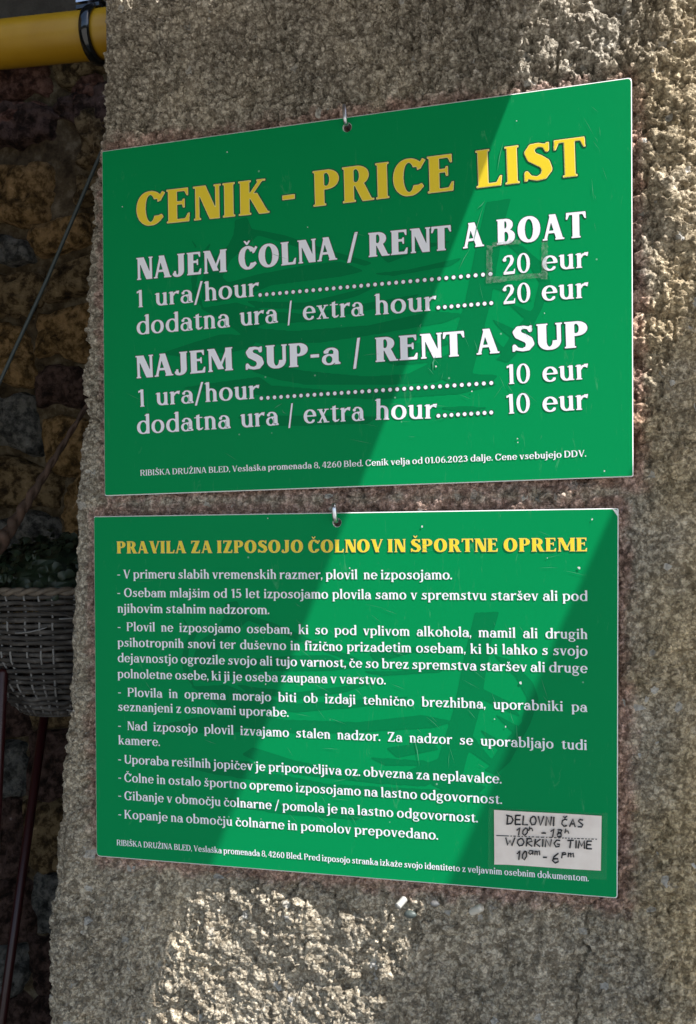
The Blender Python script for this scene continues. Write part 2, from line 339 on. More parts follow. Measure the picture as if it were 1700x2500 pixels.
# two unseen sheets added to block the sun, leaving a slanting band of light
M_BLOCKER = noisy(mat('sun_blocker_boards', (.15, .1, .06), .8), 6, [(.3, (.10, .07, .05)), (.7, (.18, .13, .09))], .3)
HZ = Z0+.47
def lift(px, py, yp=0., dz=0.): p = back(px, py, yp); return p+SUN*((HZ+dz-p[2])/SUN[2])
def sheet(name, a, b, side):
    d = (b-a)/np.linalg.norm(b-a); p0 = a-d*((a[1]+.02)/d[1]); p1 = a+d*((-1.9-a[1])/d[1])
    far = -2.4 if side < 0 else 2.8
    Q = [(p0[0], -.02), (p1[0], -1.9), (far, -1.9), (far, -.02)]
    V = [(x, y, HZ) for x, y in Q]+[(x, y, HZ+.006) for x, y in Q]
    F = [(0, 1, 2, 3), (7, 6, 5, 4)]+[(k, k+4, (k+1) % 4+4, (k+1) % 4) for k in range(4)]
    return struct(mesh(name, V, F, M_BLOCKER))
sheet('sun_blocker', lift(1253.5, 220.6), lift(516.4, 2114, .0015), -1)
sheet('sun_blocker', lift(1561, 1105, 0, .006), lift(1100, 2141, .0015, .006), 1)

# ------------------------------------------------------------------ glyphs: painted on a fine raster, then traced
GR = 6; gx = np.arange(-90, 1080, GR); gy = np.arange(-270, 1010, GR); GX, GY = np.meshgrid(gx, gy)
def bx(x0, y0, x1, y1): return (GX >= x0) & (GX <= x1) & (GY >= y0) & (GY <= y1)
def pl(*pts):
    m = np.zeros(GX.shape, bool); n = len(pts)
    for k in range(n):
        x0, y0 = pts[k]; x1, y1 = pts[(k+1) % n]
        if y0 == y1: continue
        c = ((GY >= min(y0, y1)) & (GY < max(y0, y1))) & (GX < x0+(GY-y0)/(y1-y0)*(x1-x0)); m ^= c
    return m
def el(cx, cy, rx, ry, n=2.15): return (abs((GX-cx)/rx)**n+abs((GY-cy)/ry)**n) <= 1
def rg(cx, cy, rx, ry, ts, tt): return el(cx, cy, rx, ry) & ~el(cx, cy, rx-ts, ry-tt, 2.0)
def sl(x0, y0, x1, y1, w): return pl((x0, y0), (x0+w, y0), (x1+w, y1), (x1, y1))
def st(pts, r):
    m = np.zeros(GX.shape, bool); rr = r if hasattr(r, '__len__') else [r]*len(pts)
    for (x0, y0), (x1, y1), r0, r1 in zip(pts[:-1], pts[1:], rr[:-1], rr[1:]):
        L = (x1-x0)**2+(y1-y0)**2+1e-6; t = np.clip(((GX-x0)*(x1-x0)+(GY-y0)*(y1-y0))/L, 0, 1)
        m |= np.hypot(GX-x0-t*(x1-x0), GY-y0-t*(y1-y0)) <= r0+(r1-r0)*t
    return m
def trace(M, lev, grid=GR, x0=gx[0], y0=gy[0], tol=1.3):
    f = M.astype(float)
    for _ in range(2):
        p = np.pad(f, 1); f = (p[:-2, 1:-1]+2*p[1:-1, 1:-1]+p[2:, 1:-1])/4
        p = np.pad(f, 1); f = (p[1:-1, :-2]+2*p[1:-1, 1:-1]+p[1:-1, 2:])/4
    return contour(f, lev, grid, x0, y0, tol)
SEG = {1: [(0, 3)], 2: [(1, 0)], 4: [(2, 1)], 8: [(3, 2)], 3: [(1, 3)], 6: [(2, 0)], 12: [(3, 1)], 9: [(0, 2)], 7: [(2, 3)], 11: [(1, 2)], 13: [(0, 1)], 14: [(3, 0)], 5: [(0, 3), (2, 1)], 10: [(1, 0), (3, 2)]}
def contour(f, lev, grid, x0, y0, tol):
    b = f > lev; cs = b[:-1, :-1]*1+b[:-1, 1:]*2+b[1:, 1:]*4+b[1:, :-1]*8
    nxt = {}
    for r, c in zip(*np.nonzero((cs > 0) & (cs < 15))):
        r = int(r); c = int(c)
        E = {0: ('h', r, c), 1: ('v', r, c+1), 2: ('h', r+1, c), 3: ('v', r, c)}
        for a, z in SEG[int(cs[r, c])]: nxt[E[a]] = E[z]
    def pos(e):
        k, r, c = e
        if k == 'h': t = (lev-f[r, c])/(f[r, c+1]-f[r, c]); return (x0+grid*(c+t), y0+grid*r)
        t = (lev-f[r, c])/(f[r+1, c]-f[r, c]); return (x0+grid*c, y0+grid*(r+t))
    out = []
    while nxt:
        s0 = next(iter(nxt)); e = s0; P = []
        while e in nxt: P.append(pos(e)); e = nxt.pop(e)
        P = np.array(P)
        if len(P) < 5: continue
        k = int(np.argmax(((P-P[0])**2).sum(1)))
        Q = dp(P[:k+1], tol)[:-1]+dp(np.vstack([P[k:], P[:1]]), tol)[:-1]
        if len(Q) >= 3: out.append(np.array(Q))
    return out
def dp(P, tol):
    if len(P) < 3: return list(P)
    a, b = P[0], P[-1]; d = b-a; L = np.hypot(*d)
    dist = np.abs(d[0]*(P[:, 1]-a[1])-d[1]*(P[:, 0]-a[0]))/L if L > 1e-9 else np.hypot(*(P-a).T)
    k = int(np.argmax(dist))
    if dist[k] <= tol: return [a, b]
    return dp(P[:k+1], tol)[:-1]+dp(P[k:], tol)
def area(P): x, y = P[:, 0], P[:, 1]; return .5*np.sum(x*np.roll(y, -1)-np.roll(x, -1)*y)
def inside(pt, P):
    x, y = pt; c = False
    for (x0, y0), (x1, y1) in zip(P, np.roll(P, -1, 0)):
        if (y0 > y) != (y1 > y) and x < x0+(y-y0)/(y1-y0)*(x1-x0): c = not c
    return c
def fill(cs):
    """contours -> (points, triangles); outer rings run anticlockwise, holes clockwise"""
    outs = [c for c in cs if area(c) > 0]; holes = [c for c in cs if area(c) < 0]; V = []; F = []
    for o in outs:
        hs = [h for h in holes if inside(h[0], o) and not any(abs(area(q)) < abs(area(o)) and inside(h[0], q) for q in outs if q is not o)]
        P = [o]+hs; flat = np.vstack(P); k = len(V)
        tr = tessellate_polygon([[Vector((p[0], p[1], 0)) for p in r] for r in P])
        V += flat.tolist()
        for a, b, c in tr:
            A = flat[[a, b, c]]; ar = area(A)
            if abs(ar) < 1e-9: continue
            F.append((a+k, b+k, c+k) if ar > 0 else (a+k, c+k, b+k))
    return np.array(V), F

def build_glyph(ch, bold):
    """serif letters in units of 700 to the cap height; returns mask and advance"""
    s = (184 if ch.upper() == ch else 128) if bold else 120; h = 68 if bold else 48; L = 30 if bold else 30; T = 40 if bold else 34
    X = 490; C = 700; A = 745; z = np.zeros(GX.shape, bool)
    def sf(x0, x1, y, top=False): return bx(x0-L, (y-T if top else y), x1+L, (y if top else y+T))
    def flag(x0, x1, y): return pl((x0-L-12, y-T-18), (x0-L-12, y-T+10), (x0+s*.5, y+8), (x1, y+8), (x1, y-T-30))   # slanted lower-case head serif
    acc = {'Č': 'C', 'Š': 'S', 'Ž': 'Z', 'č': 'c', 'š': 's', 'ž': 'z'}
    if ch in acc:
        m, w = build_glyph(acc[ch], bold); y0 = C+45 if ch in 'ČŠŽ' else X+50; cx = w/2
        return m | pl((cx-105, y0+120), (cx-55, y0+135), (cx, y0+70), (cx+55, y0+135), (cx+105, y0+120), (cx+22, y0), (cx-22, y0)), w
    if ch == ' ': return z, 190
    if ch == '.': return el(70, 62, 62, 62, 2), 150
    if ch == '•': return el(70, 62, 60, 60, 2), 140
    if ch == ',': return el(70, 66, 58, 58, 2) | pl((60, 30), (126, 60), (60, -110), (30, -110)), 150
    if ch == '-': return bx(40, 235, 260, 235+(95 if bold else 70)), 300
    if ch == '/': return sl(20, -110, 270, 770, 92 if bold else 76), 370
    if ch == 'A': return (sl(60, 0, 235, C, h*1.15) | sl(585-s, 0, 330-s*.72+(s-h)*.0, C, s) | bx(130, 185, 470, 185+h) | sf(60, 60+h, 0) | sf(585-s, 585, 0) | bx(235, C-40, 330, C)), 640
    if ch == 'B':
        m = bx(65, 0, 65+s, C) | sf(65, 65+s-20, 0) | sf(65, 65+s-20, C, True)
        m |= rg(270, 530, 215, 170, s*.95, h) & (GX > 230) | bx(120, C-h, 275, C) | bx(120, 360, 275, 360+h)
        m |= rg(285, 203, 255, 203, s, h) & (GX > 240) | bx(120, 0, 290, h) | bx(120, 406-h, 290, 406); return m, 580
    if ch == 'C':
        m = rg(330, 350, 290, 362, s*1.05, h*1.2) & ~((GX > 380) & (abs(GY-360) < 170) ) & ~(GX > 575)
        m |= pl((480, 470), (545, 490), (640, 650), (575, 690), (545, 640), (470, 560)) | pl((470, 180), (560, 215), (600, 150), (520, 60), (440, 70)); return m, 630
    if ch == 'D': return (bx(65, 0, 65+s, C) | sf(65, 65+s-20, 0) | sf(65, 65+s-20, C, True) | (rg(270, 350, 335, 350, s*1.05, h) & (GX > 240)) | bx(120, 0, 280, h) | bx(120, C-h, 280, C)), 650
    if ch in 'EF':
        m = bx(65, 0, 65+s, C) | sf(65, 65+s-20, C, True) | sf(65, 65+s-20, 0) | bx(120, C-h, 470, C) | pl((420, C), (480, C), (480, C-165), (445, C-165), (400, C-h)) | bx(120, 365, 400, 365+h) | pl((365, 290), (405, 290), (405, 480), (365, 480), (340, 365+h/2))
        if ch == 'E': m |= bx(120, 0, 480, h) | pl((430, 0), (490, 0), (505, 175), (465, 175), (405, h))
        return m, 540
    if ch == 'G':
        m, w = build_glyph('C', bold); m = m & ~((GX > 440) & (GY < 330)); m |= rg(330, 350, 290, 362, s*1.05, h*1.2) & (GX < 560) & (GY < 100) | bx(575-s, 20, 575, 300) | bx(400, 300-T, 640, 300); return m, 670
    if ch == 'H': return (bx(65, 0, 65+s, C) | bx(430, 0, 430+s, C) | bx(100, 340, 480, 340+h) | sf(65, 65+s, 0) | sf(65, 65+s, C, True) | sf(430, 430+s, 0) | sf(430, 430+s, C, True)), 625
    if ch == 'I': return (bx(65, 0, 65+s, C) | sf(65, 65+s, 0) | sf(65, 65+s, C, True)), s+130
    if ch == 'J': return (bx(215, 150, 215+s, C) | sf(215, 215+s, C, True) | (rg(130+(s-96)*.5, 170, 85+s-(s-96)*.5, 190, s, h) & (GY < 170) & (GX > 60)) | el(78, 70, 58, 58, 2)), 215+s+65
    if ch == 'K': return (bx(65, 0, 65+s, C) | sf(65, 65+s, 0) | sf(65, 65+s, C, True) | sl(150, 300, 440, C, h*1.3) | sl(500-s*.4, 0, 205, 430, s*1.05) | bx(390, C-T, 560, C) | bx(440, 0, 630, T)), 640
    if ch == 'L': return (bx(65, 0, 65+s, C) | sf(65, 65+s-20, 0) | sf(65, 65+s, C, True) | bx(120, 0, 460, h) | pl((410, 0), (470, 0), (490, 190), (450, 190), (385, h))), 510
    if ch == 'M': return (bx(75, 0, 75+h*1.2, C) | bx(640-s*.3, 0, 640+s*.7, C) | sl(345, 60, 75, C, s*1.0) | sl(350, 60, 640-h*.2, C, h*1.1) | sf(75, 75+h*1.2, 0) | sf(640-s*.3, 640+s*.7, 0) | bx(40, C-T, 130, C) | bx(620, C-T, 640+s*.7+L, C)), 760+(s-96)*.6
    if ch == 'N': return (bx(75, 0, 75+h*1.2, C) | bx(480, 0, 480+h*1.2, C) | sl(480+h*1.2-s*1.1, 0, 75, C, s*1.15) | sf(75, 75+h*1.2, 0) | bx(35, C-T, 120, C) | sf(480, 480+h*1.2, C, True)), 590
    if ch == 'O': return rg(345, 350, 310, 362, s*1.08, h*1.15), 690
    if ch in 'PR':
        m = bx(65, 0, 65+s, C) | sf(65, 65+s, 0) | sf(65, 65+s-20, C, True) | (rg(285, 505, 245, 195, s, h) & (GX > 240)) | bx(120, C-h, 290, C) | bx(120, 310, 290, 310+h)
        if ch == 'R': m |= sl(500-s*.55, 0, 250, 340, s*1.05) | bx(440, 0, 620, T)
        return m, (560 if ch == 'P' else 620)
    if ch == 'S':
        m = st([(445, 545), (400, 628), (290, 655), (185, 620), (150, 530), (190, 440), (300, 375), (405, 300), (440, 190), (385, 80), (270, 42), (150, 75), (90, 160)], [h*.6, h*.55, h*.6, s*.36, s*.5, s*.52, s*.55, s*.52, s*.5, s*.36, h*.6, h*.6, h*.6])
        return m | pl((415, 520), (490, 545), (490, 690), (440, 690), (400, 640)) | pl((45, 10), (95, 10), (130, 70), (125, 190), (45, 160)), 540
    if ch == 'T': return (bx(290-s/2, 0, 290+s/2, C) | sf(290-s/2, 290+s/2, 0) | bx(40, C-h, 540, C) | pl((30, C), (90, C), (110, C-h), (60, C-185), (20, C-185)) | pl((550, C), (490, C), (470, C-h), (520, C-185), (560, C-185))), 580
    if ch == 'U': return (bx(75, 200, 75+s, C) | bx(510-h*.3, 200, 510+h, C) | sf(75, 75+s, C, True) | sf(510-h*.3, 510+h, C, True) | (rg(75+(435+h)/2, 235, (435+h)/2, 247, s, h*1.3) & (GY < 240))), 620
    if ch == 'V': return (sl(265-s*.1, 0, 60, C, s) | sl(285, 0, 510, C, h*1.1) | sf(60, 60+s, C, True) | sf(510, 510+h, C, True) | bx(250, 0, 340, 40)), 610
    if ch == 'Z': return (bx(60, C-h*1.1, 500, C) | bx(50, 0, 520, h*1.1) | sl(50, h*.5, 510-s*1.15, C-h*.5, s*1.15) | pl((60, C), (110, C), (125, C-h), (95, C-170), (55, C-170)) | pl((520, 0), (465, 0), (440, h), (490, 185), (530, 185))), 570
    # digits
    if ch == '0': return rg(265, 340, 225, 352, s*.98, h), 530
    if ch == '1': return (bx(150, 0, 150+s, 690) | sf(150, 150+s, 0) | pl((60, 560), (160, 600), (160, 692), (150+s*.8, 692), (55, 640))), 350
    if ch == '2': return (st([(95, 520), (130, 610), (230, 650), (340, 620), (375, 510), (330, 380), (200, 230), (80, 60)], [s*.5, h*.7, h*.6, s*.4, s*.52, s*.48, h*.7, h*.6]) | el(110, 515, 58, 58) | bx(50, 0, 440, s*.75) | pl((385, 0), (445, 0), (465, 170), (425, 170))), 505
    if ch == '3': return (st([(90, 560), (170, 645), (290, 640), (345, 540), (290, 420), (190, 375)], [h*.7, h*.6, s*.38, s*.5, s*.4, h*.6]) | st([(190, 375), (310, 350), (385, 230), (340, 90), (210, 40), (90, 90)], [h*.6, s*.4, s*.55, s*.42, h*.6, s*.5])), 490
    if ch == '4': return (bx(290, 0, 290+s, 690) | sf(290, 290+s, 0) | sl(30, 190, 250, 690, h*1.2) | bx(30, 170, 480, 170+h*1.3)), 520
    if ch == '5': return (bx(110, 620, 400, 690) | sl(95, 380, 115, 690, h*1.2) | st([(120, 380), (230, 430), (340, 390), (390, 230), (340, 90), (210, 40), (90, 90)], [h*.6, h*.7, s*.42, s*.55, s*.42, h*.6, s*.5])), 490
    if ch == '6': return (rg(270, 215, 220, 225, s*.95, h) | st([(115, 240), (150, 460), (250, 600), (370, 660)], [s*.55, s*.45, h*.8, h*.6])), 530
    if ch == '8': return (rg(260, 515, 190, 178, s*.72, h) | rg(260, 190, 222, 202, s*.82, h)), 520
    # lower case
    if ch == 'a' and bold: return ((bx(330, 40, 330+s, 360) | (rg(270, 330, 190, 168, s*.95, h*.9) & (GY > 330)) | el(135, 380, 58, 54) | rg(215, 148, 185, 165, s*.8, h*.8) & (GX < 335) | bx(230, 262, 350, 262+h*.7) | pl((330, 0), (500, 0), (510, 40), (330+s, 80)))), 520
    if ch == 'a': return (bx(330-s*.1, 60, 330+s*.9, 350) | (rg(235, 330, 145+s*.4, 165, s*.9, h) & (GY > 330) & (GX > 130)) | el(128, 385, 56, 52) | rg(205, 148, 170, 162, s*.8, h) & (GX < 300) | bx(220, 270, 350, 270+h) | bx(220, -8, 345, h-12) | pl((330, 0), (470, 0), (480, 40), (330+s*.9, 70))), 490
    if ch in 'bpq' or ch == 'd' or ch == 'g' and False:
        if ch == 'b': return ((rg(265, 245, 235, 255, s, h) & (GX > 130)) | bx(65, 0, 65+s, A) | flag(65, 65+s, A-15)), 530
        if ch == 'd': return ((rg(275, 245, 235, 255, s, h) & (GX < 400)) | bx(415-s*.3, 0, 415+s*.7, A) | flag(415-s*.3, 415+s*.7, A-15) | bx(415, 0, 500, T)), 545
        if ch == 'p': return ((rg(270, 245, 235, 255, s, h) & (GX > 130)) | bx(65, -200, 65+s, X) | flag(65, 65+s, X-8) | sf(65, 65+s, -200)), 535
    if ch == 'c': return ((rg(270, 245, 230, 255, s, h*1.15) & ~((GX > 290) & (abs(GY-245) < 125)) & ~(GX > 440)) | el(378, 372, 56, 52) | pl((380, 40), (440, 110), (420, 140), (340, 90))), 460
    if ch == 'e': return ((rg(265, 245, 230, 255, s, h*1.15) & ~((GX > 300) & (GY < 230) & (GY > 130))) & ~((GX > 430) & (GY < 240)) | bx(110, 235, 470, 235+h)), 510
    if ch == 'f': return (bx(100, 0, 100+s, 600) | sf(100, 100+s, 0) | (rg(235+s*.2, 590, 135+s*.2, 160, s, h) & (GY > 590)) | el(340, 650, 50, 48) | bx(40, X-T, 320, X)), 350
    if ch == 'g': return (rg(235, 320, 185, 175, s*.85, h) | bx(330, 420, 500, 465) | rg(250, -85, 215, 130, s*.6, h*1.1) | st([(130, 180), (90, 110), (160, 50), (330, 35)], [h*.6, h*.7, h*.8, s*.42])), 510
    if ch in 'hnm':
        m = bx(65, 0, 65+s, A if ch == 'h' else X) | sf(65, 65+s, 0) | flag(65, 65+s, (A-15) if ch == 'h' else X-8)
        def arch(x0): return (rg(x0+s*.5+115, 300, 130+s*.5, 200, s, h*1.3) & (GY > 300) & (GX > x0+s*.5)) | bx(x0+245, 0, x0+245+s, 310) | sf(x0+245, x0+245+s, 0)
        m |= arch(65)
        if ch == 'm': m |= arch(65+245); return m, 65+490+s+60
        return m, 65+245+s+60
    if ch in 'ij':
        m = el(65+s/2, 640, s*.60, s*.58, 2)
        if ch == 'i': return m | bx(65, 0, 65+s, X) | sf(65, 65+s, 0) | flag(65, 65+s, X-8), s+130
        return m | bx(65, -90, 65+s, X) | flag(65, 65+s, X-8) | st([(65+s*.55, -80), (40+s*.4, -160), (-20, -195)], [s*.45, s*.35, h*.6]), s+120
    if ch == 'k': return (bx(65, 0, 65+s, A) | sf(65, 65+s, 0) | flag(65, 65+s, A-15) | sl(140, 190, 330, X, h*1.25) | sl(415-s*.4, 0, 190, 310, s) | bx(290, X-T, 450, X) | bx(360, 0, 515, T)), 525
    if ch == 'l': return (bx(65, 0, 65+s, A) | sf(65, 65+s, 0) | flag(65, 65+s, A-15)), s+130
    if ch == 'o': return rg(265, 245, 235, 257, s, h*1.1), 530
    if ch == 'r': return (bx(65, 0, 65+s, X) | sf(65, 65+s, 0) | flag(65, 65+s, X-8) | st([(65+s, 340), (230, 430), (330, 450)], [h*.5, h*.7, h*.8]) | pl((275, 500), (400, 505), (375, 365), (325, 390))), 405
    if ch == 's':
        m = st([(335, 385), (295, 445), (215, 462), (135, 425), (120, 355), (180, 290), (280, 235), (335, 165), (305, 70), (205, 30), (110, 60), (75, 120)], [h*.5, h*.5, h*.55, s*.34, s*.42, s*.44, s*.46, s*.44, s*.4, h*.6, h*.55, h*.5])
        return m | pl((315, 360), (370, 375), (370, 490), (330, 490)) | pl((38, 5), (80, 5), (115, 70), (95, 140), (38, 120)), 430
    if ch == 't': return (bx(100, 60, 100+s, 560) | pl((100, 540), (100+s, 600), (100+s, 520), (100, 480)) | bx(30, X-T, 320, X) | st([(100+s*.5, 90), (190, 35), (270, 35), (320, 80)], [s*.48, s*.36, h*.55, h*.4])), 350
    if ch == 'u': return (bx(65, 150, 65+s, X) | flag(65, 65+s, X-8) | (rg(65+130+s*.5, 180, 130+s*.5, 190, s, h*1.3) & (GY < 180)) | bx(325, 0, 325+s*.95, X) | flag(325, 325+s*.95, X-8) | bx(325, 0, 325+s+30, T)), 325+s+55
    if ch in 'vy': return (sl(195-s*.15, 0, 45, X, s) | sl(225, 0, 370, X, h*1.25) | bx(15, X-T, 45+s+25, X) | bx(330, X-T, 460, X)), 475
    if ch == 'x': return (sl(335-s*.5, 0, 60, X, s) | sl(60, 0, 330, X, h*1.2) | bx(25, X-T, 220, X) | bx(280, X-T, 440, X) | bx(20, 0, 180, T) | bx(250, 0, 455, T)), 475
    if ch == 'z': return (bx(50, X-h*1.2, 395, X) | bx(40, 0, 410, h*1.2) | sl(45, h*.5, 395-s*1.15, X-h*.5, s*1.15) | pl((50, X), (90, X), (90, X-130), (45, X-130)) | pl((410, 0), (370, 0), (380, 140), (420, 140))), 450
    return bx(40, 0, 300, 500), 340
CACHE = {}
def glyph(ch, bold, lev):
    k = (ch, bold, lev)
    if k not in CACHE:
        m, adv = build_glyph(ch, bold)
        if lev == 'o':
            p = m.copy()
            for _ in range(3 if bold else 2):
                q = np.pad(p, 1); p = q[1:-1, 1:-1] | q[:-2, 1:-1] | q[2:, 1:-1] | q[1:-1, :-2] | q[1:-1, 2:]
                if _ % 2: p = p | q[:-2, :-2] | q[2:, 2:] | q[:-2, 2:] | q[2:, :-2]
            cs = trace(p, .5, tol=2)
        elif lev == 'i':
            p = ~m
            q = np.pad(p, 1, constant_values=True); p = q[1:-1, 1:-1] | q[:-2, 1:-1] | q[2:, 1:-1] | q[1:-1, :-2] | q[1:-1, 2:]
            q = np.pad(p, 1, constant_values=True); p = q[1:-1, 1:-1] | q[:-2, 1:-1] | q[2:, 1:-1] | q[1:-1, :-2] | q[1:-1, 2:]
            cs = trace(~p, .5)
        else: cs = trace(m, .5)
        CACHE[k] = (*(fill(cs) if cs else (np.zeros((0, 2)), [])), adv)
    return CACHE[k]
WHITE_SP = {}
def layout(txt, bold, width, cap, sx=None, track=0, kern=True):
    """x positions in metres of every character so the line fills the width"""
    k = cap/700; adv = [glyph(c, bold, 'm')[2]+track for c in txt]
    ink = sum(adv)
    if sx is None: sxx = width/(ink*k); sp = 1
    else:
        nsp = sum(c == ' ' for c in txt); letters = sum(a for a, c in zip(adv, txt) if c != ' ')
        sxx = sx; sp = (width/k/sx-letters)/max(1, sum(a for a, c in zip(adv, txt) if c == ' '))
        if sp < .45: sxx = width/(ink*k); sp = 1
    x = 0; out = []
    for c, a in zip(txt, adv): out.append(x); x += a*(sp if c == ' ' else 1)*sxx*k
    return out, sxx
def text(parent, txt, pl_, pr_, cap, bold, yp, m=None, outline=False, inner=False, sx=None, left_bear=25, track=0):
    """one line of print from pixel-measured ends laid on the board's own plane"""
    A = back(*pl_, yp); B = back(*pr_, yp); exv = (B-A); Wd = np.linalg.norm(exv); exv /= Wd; ezv = np.array([-exv[2], 0, exv[0]])
    xs, sxx = layout(txt, bold, Wd, cap, sx, track); k = cap/700
    jobs = []
    if outline: jobs.append(('o', M_LINE, .00030, 'lettering_outline'))
    jobs.append(('m', M_PALEY if inner else m, .00048, 'lettering'))
    if inner: jobs.append(('i', m, .00066, 'lettering_face'))
    for lev, mm, dy, nm in jobs:
        mb = MB()
        for c, x in zip(txt, xs):
            V, F, _ = glyph(c, bold, lev)
            if not len(V): continue
            P = A[None]+((V[:, 0]-left_bear)*k*sxx+x)[:, None]*exv+(V[:, 1]*k)[:, None]*ezv+np.array([0, -dy, 0])
            mb.add(P, F)
        mesh(nm, mb.V, mb.F, mm, parent)

# ------------------------------------------------------------------ the two signs
def poly_arc(corners, r, n=6):
    """rounded quadrilateral in (x, z)"""
    out = []; m = len(corners)
    for i in range(m):
        p0, p, p1 = (np.array(corners[j % m]) for j in (i-1, i, i+1)); rad = r[i]
        d0 = (p0-p)/np.linalg.norm(p0-p); d1 = (p1-p)/np.linalg.norm(p1-p)
        a = p+d0*rad; b = p+d1*rad
        for t in np.linspace(0, 1, n): out.append((1-t)**2*a+2*t*(1-t)*p+t*t*b)
    return np.array(out)
def board(parent, corners, hole, hr, yp, th, rad):
    o = poly_arc(corners[::-1], rad); o = o if area(o) > 0 else o[::-1]
    n = 28; hc = np.array([(hole[0]+hr*math.cos(-2*math.pi*k/n), hole[1]+hr*math.sin(-2*math.pi*k/n)) for k in range(n)])
    def layer(out, hol, y, flip):
        P = [[Vector((p[0], p[1], 0)) for p in r] for r in (out, hol)]; tr = tessellate_polygon(P); fl = np.vstack([out, hol])
        F = []
        for a, b, c in tr:
            F.append((a, b, c) if (area(fl[[a, b, c]]) > 0) != flip else (a, c, b))
        return [(p[0], y, p[1]) for p in fl], F
    c = o.mean(0); oi = c+(o-c)*(1-np.array([.0022, .0048])); hi = np.array(hole)+(hc-hole)*1.10
    V, F = layer(oi, hi, yp, False); mesh('printed_face', V, F, M_GREEN, parent)
    mb = MB(); no = len(o)
    L0 = [(p[0], yp, p[1]) for p in oi]; L1 = [(p[0], yp+.0006, p[1]) for p in o]; L2 = [(p[0], yp+th, p[1]) for p in o]
    V = L0+L1+L2; F = []
    for q in (0, no):
        for k in range(no): j = (k+1) % no; F.append((q+k, q+no+k, q+no+j, q+j))
    mb.add(V, F)
    H0 = [(p[0], yp, p[1]) for p in hi]; H1 = [(p[0], yp+.0006, p[1]) for p in hc]; H2 = [(p[0], yp+th, p[1]) for p in hc]
    V = H0+H1+H2; F = []
    for q in (0, n):
        for k in range(n): j = (k+1) % n; F.append((q+k, q+n+k, q+n+j, q+j))
    mb.add(V, F); V, F = layer(o, hc, yp+th, True); mb.add(V, F)
    mesh('board', mb.V, mb.F, M_EDGE, parent)
def bxz(px, py, yp): p = back(px, py, yp); return (p[0], p[2])
Y1, Y2 = 0., .0015
C1 = [bxz(*p, Y1) for p in ((248.9, 368.9), (1542.5, 188.5), (1546.5, 1164), (255.5, 1211.3))]
C2 = [bxz(*p, Y2) for p in ((229, 1260.6), (1510, 1240.6), (1507.6, 2193.7), (235.6, 2090.5))]
S1 = thing('green_sign', 'upper green sign headed CENIK - PRICE LIST in large yellow letters, on the pillar', 'sign', (0, Y1, Z0-.2))
S2 = thing('green_sign', 'lower green sign headed PRAVILA ZA IZPOSOJO with white rules text, under the price list', 'sign', (-.02, Y2, Z0-.63))
H1p = bxz(848.1, 311, Y1); H2p = bxz(823.2, 1275.8, Y2)
board(S1, C1, H1p, .0047, Y1, .0035, [.003, .002, .004, .002]); board(S2, C2, H2p, .0046, Y2, .0035, [.005, .003, .002, .002])

# pale boat emblem printed under the text: traced polygons, united on a raster
EMB = [[(393, 112), (437, 100), (452, 142), (570, 165), (720, 215), (880, 262), (850, 272), (700, 232), (560, 190), (475, 165), (440, 200), (380, 250), (350, 310), (370, 330), (480, 300), (640, 270), (760, 255), (848, 290), (760, 310), (600, 330), (520, 340), (450, 370), (330, 400), (280, 390), (275, 330), (300, 260), (370, 200), (390, 160)],
       [(240, 320), (250, 270), (290, 210), (312, 186), (290, 240), (265, 290), (258, 340), (285, 420), (270, 410), (245, 370)], [(228, 160), (262, 205), (256, 212)],
       [(430, 395), (640, 400), (830, 355), (905, 338), (820, 378), (640, 425), (470, 418)],
       [(270, 420), (400, 400), (500, 430), (640, 440), (840, 405), (1050, 368), (1000, 395), (840, 432), (640, 470), (500, 474), (465, 490), (600, 500), (860, 480), (1090, 430), (1200, 440), (1130, 470), (900, 510), (700, 540), (500, 550), (440, 530), (330, 450)],
       [(130, 580), (250, 540), (350, 510), (480, 520), (450, 560), (380, 575), (200, 590)],
       [(490, 610), (640, 640), (860, 660), (1000, 650), (1180, 560), (1230, 590), (1100, 680), (900, 690), (650, 690), (540, 670), (450, 640)],
       [(200, 700), (330, 680), (480, 660), (520, 690), (760, 710), (1100, 690), (1325, 686), (1180, 720), (900, 740), (600, 730), (350, 720)],
       [(400, 800), (640, 795), (900, 800), (860, 825), (640, 832), (440, 830)], [(1090, 770), (1200, 763), (1290, 768), (1200, 784)],
       [(1275, 48), (1362, 35), (1340, 110), (1290, 400), (1225, 650), (1320, 655), (1280, 692), (1180, 692), (1120, 670), (1150, 560), (1200, 400), (1240, 200)],
       [(1340, 190), (1400, 200), (1480, 270), (1502, 330), (1470, 420), (1400, 560), (1350, 612), (1308, 600), (1330, 582), (1240, 530), (1255, 470), (1335, 560), (1370, 500), (1440, 420), (1460, 330), (1420, 260)],
       [(1340, 395), (1450, 440), (1430, 475)], [(1290, 455), (1400, 505), (1390, 545), (1330, 500)], [(1270, 300), (1400, 350), (1440, 400), (1300, 350)],
       [(900, 235), (1050, 195), (1180, 180), (1050, 215), (930, 262)], [(860, 300), (1000, 285), (1200, 240), (1150, 272), (950, 307)], [(960, 560), (1120, 520), (1150, 545), (1000, 590)], [(900, 600), (1100, 590), (1120, 605), (960, 622)]]
def emblem():
    global GX, GY
    ax = np.arange(100, 1540, 3.); ay = np.arange(0, 880, 3.); sv = (GX, GY); GX, GY = np.meshgrid(ax, ay)
    m = np.zeros(GX.shape, bool)
    for p in EMB: m |= pl(*p)
    GX, GY = sv
    cs = trace(m, .5, 3., 100, 0, 1.0); V, F = fill(cs)
    W = np.array([back(300+x/1.436, 460+y/1.436, 0) for x, y in V])
    return W, [f[::-1] for f in F]
EV, EF = emblem()
mesh('boat_emblem', EV+np.array([0, -.00015, 0]), EF, M_DGREEN, S1)
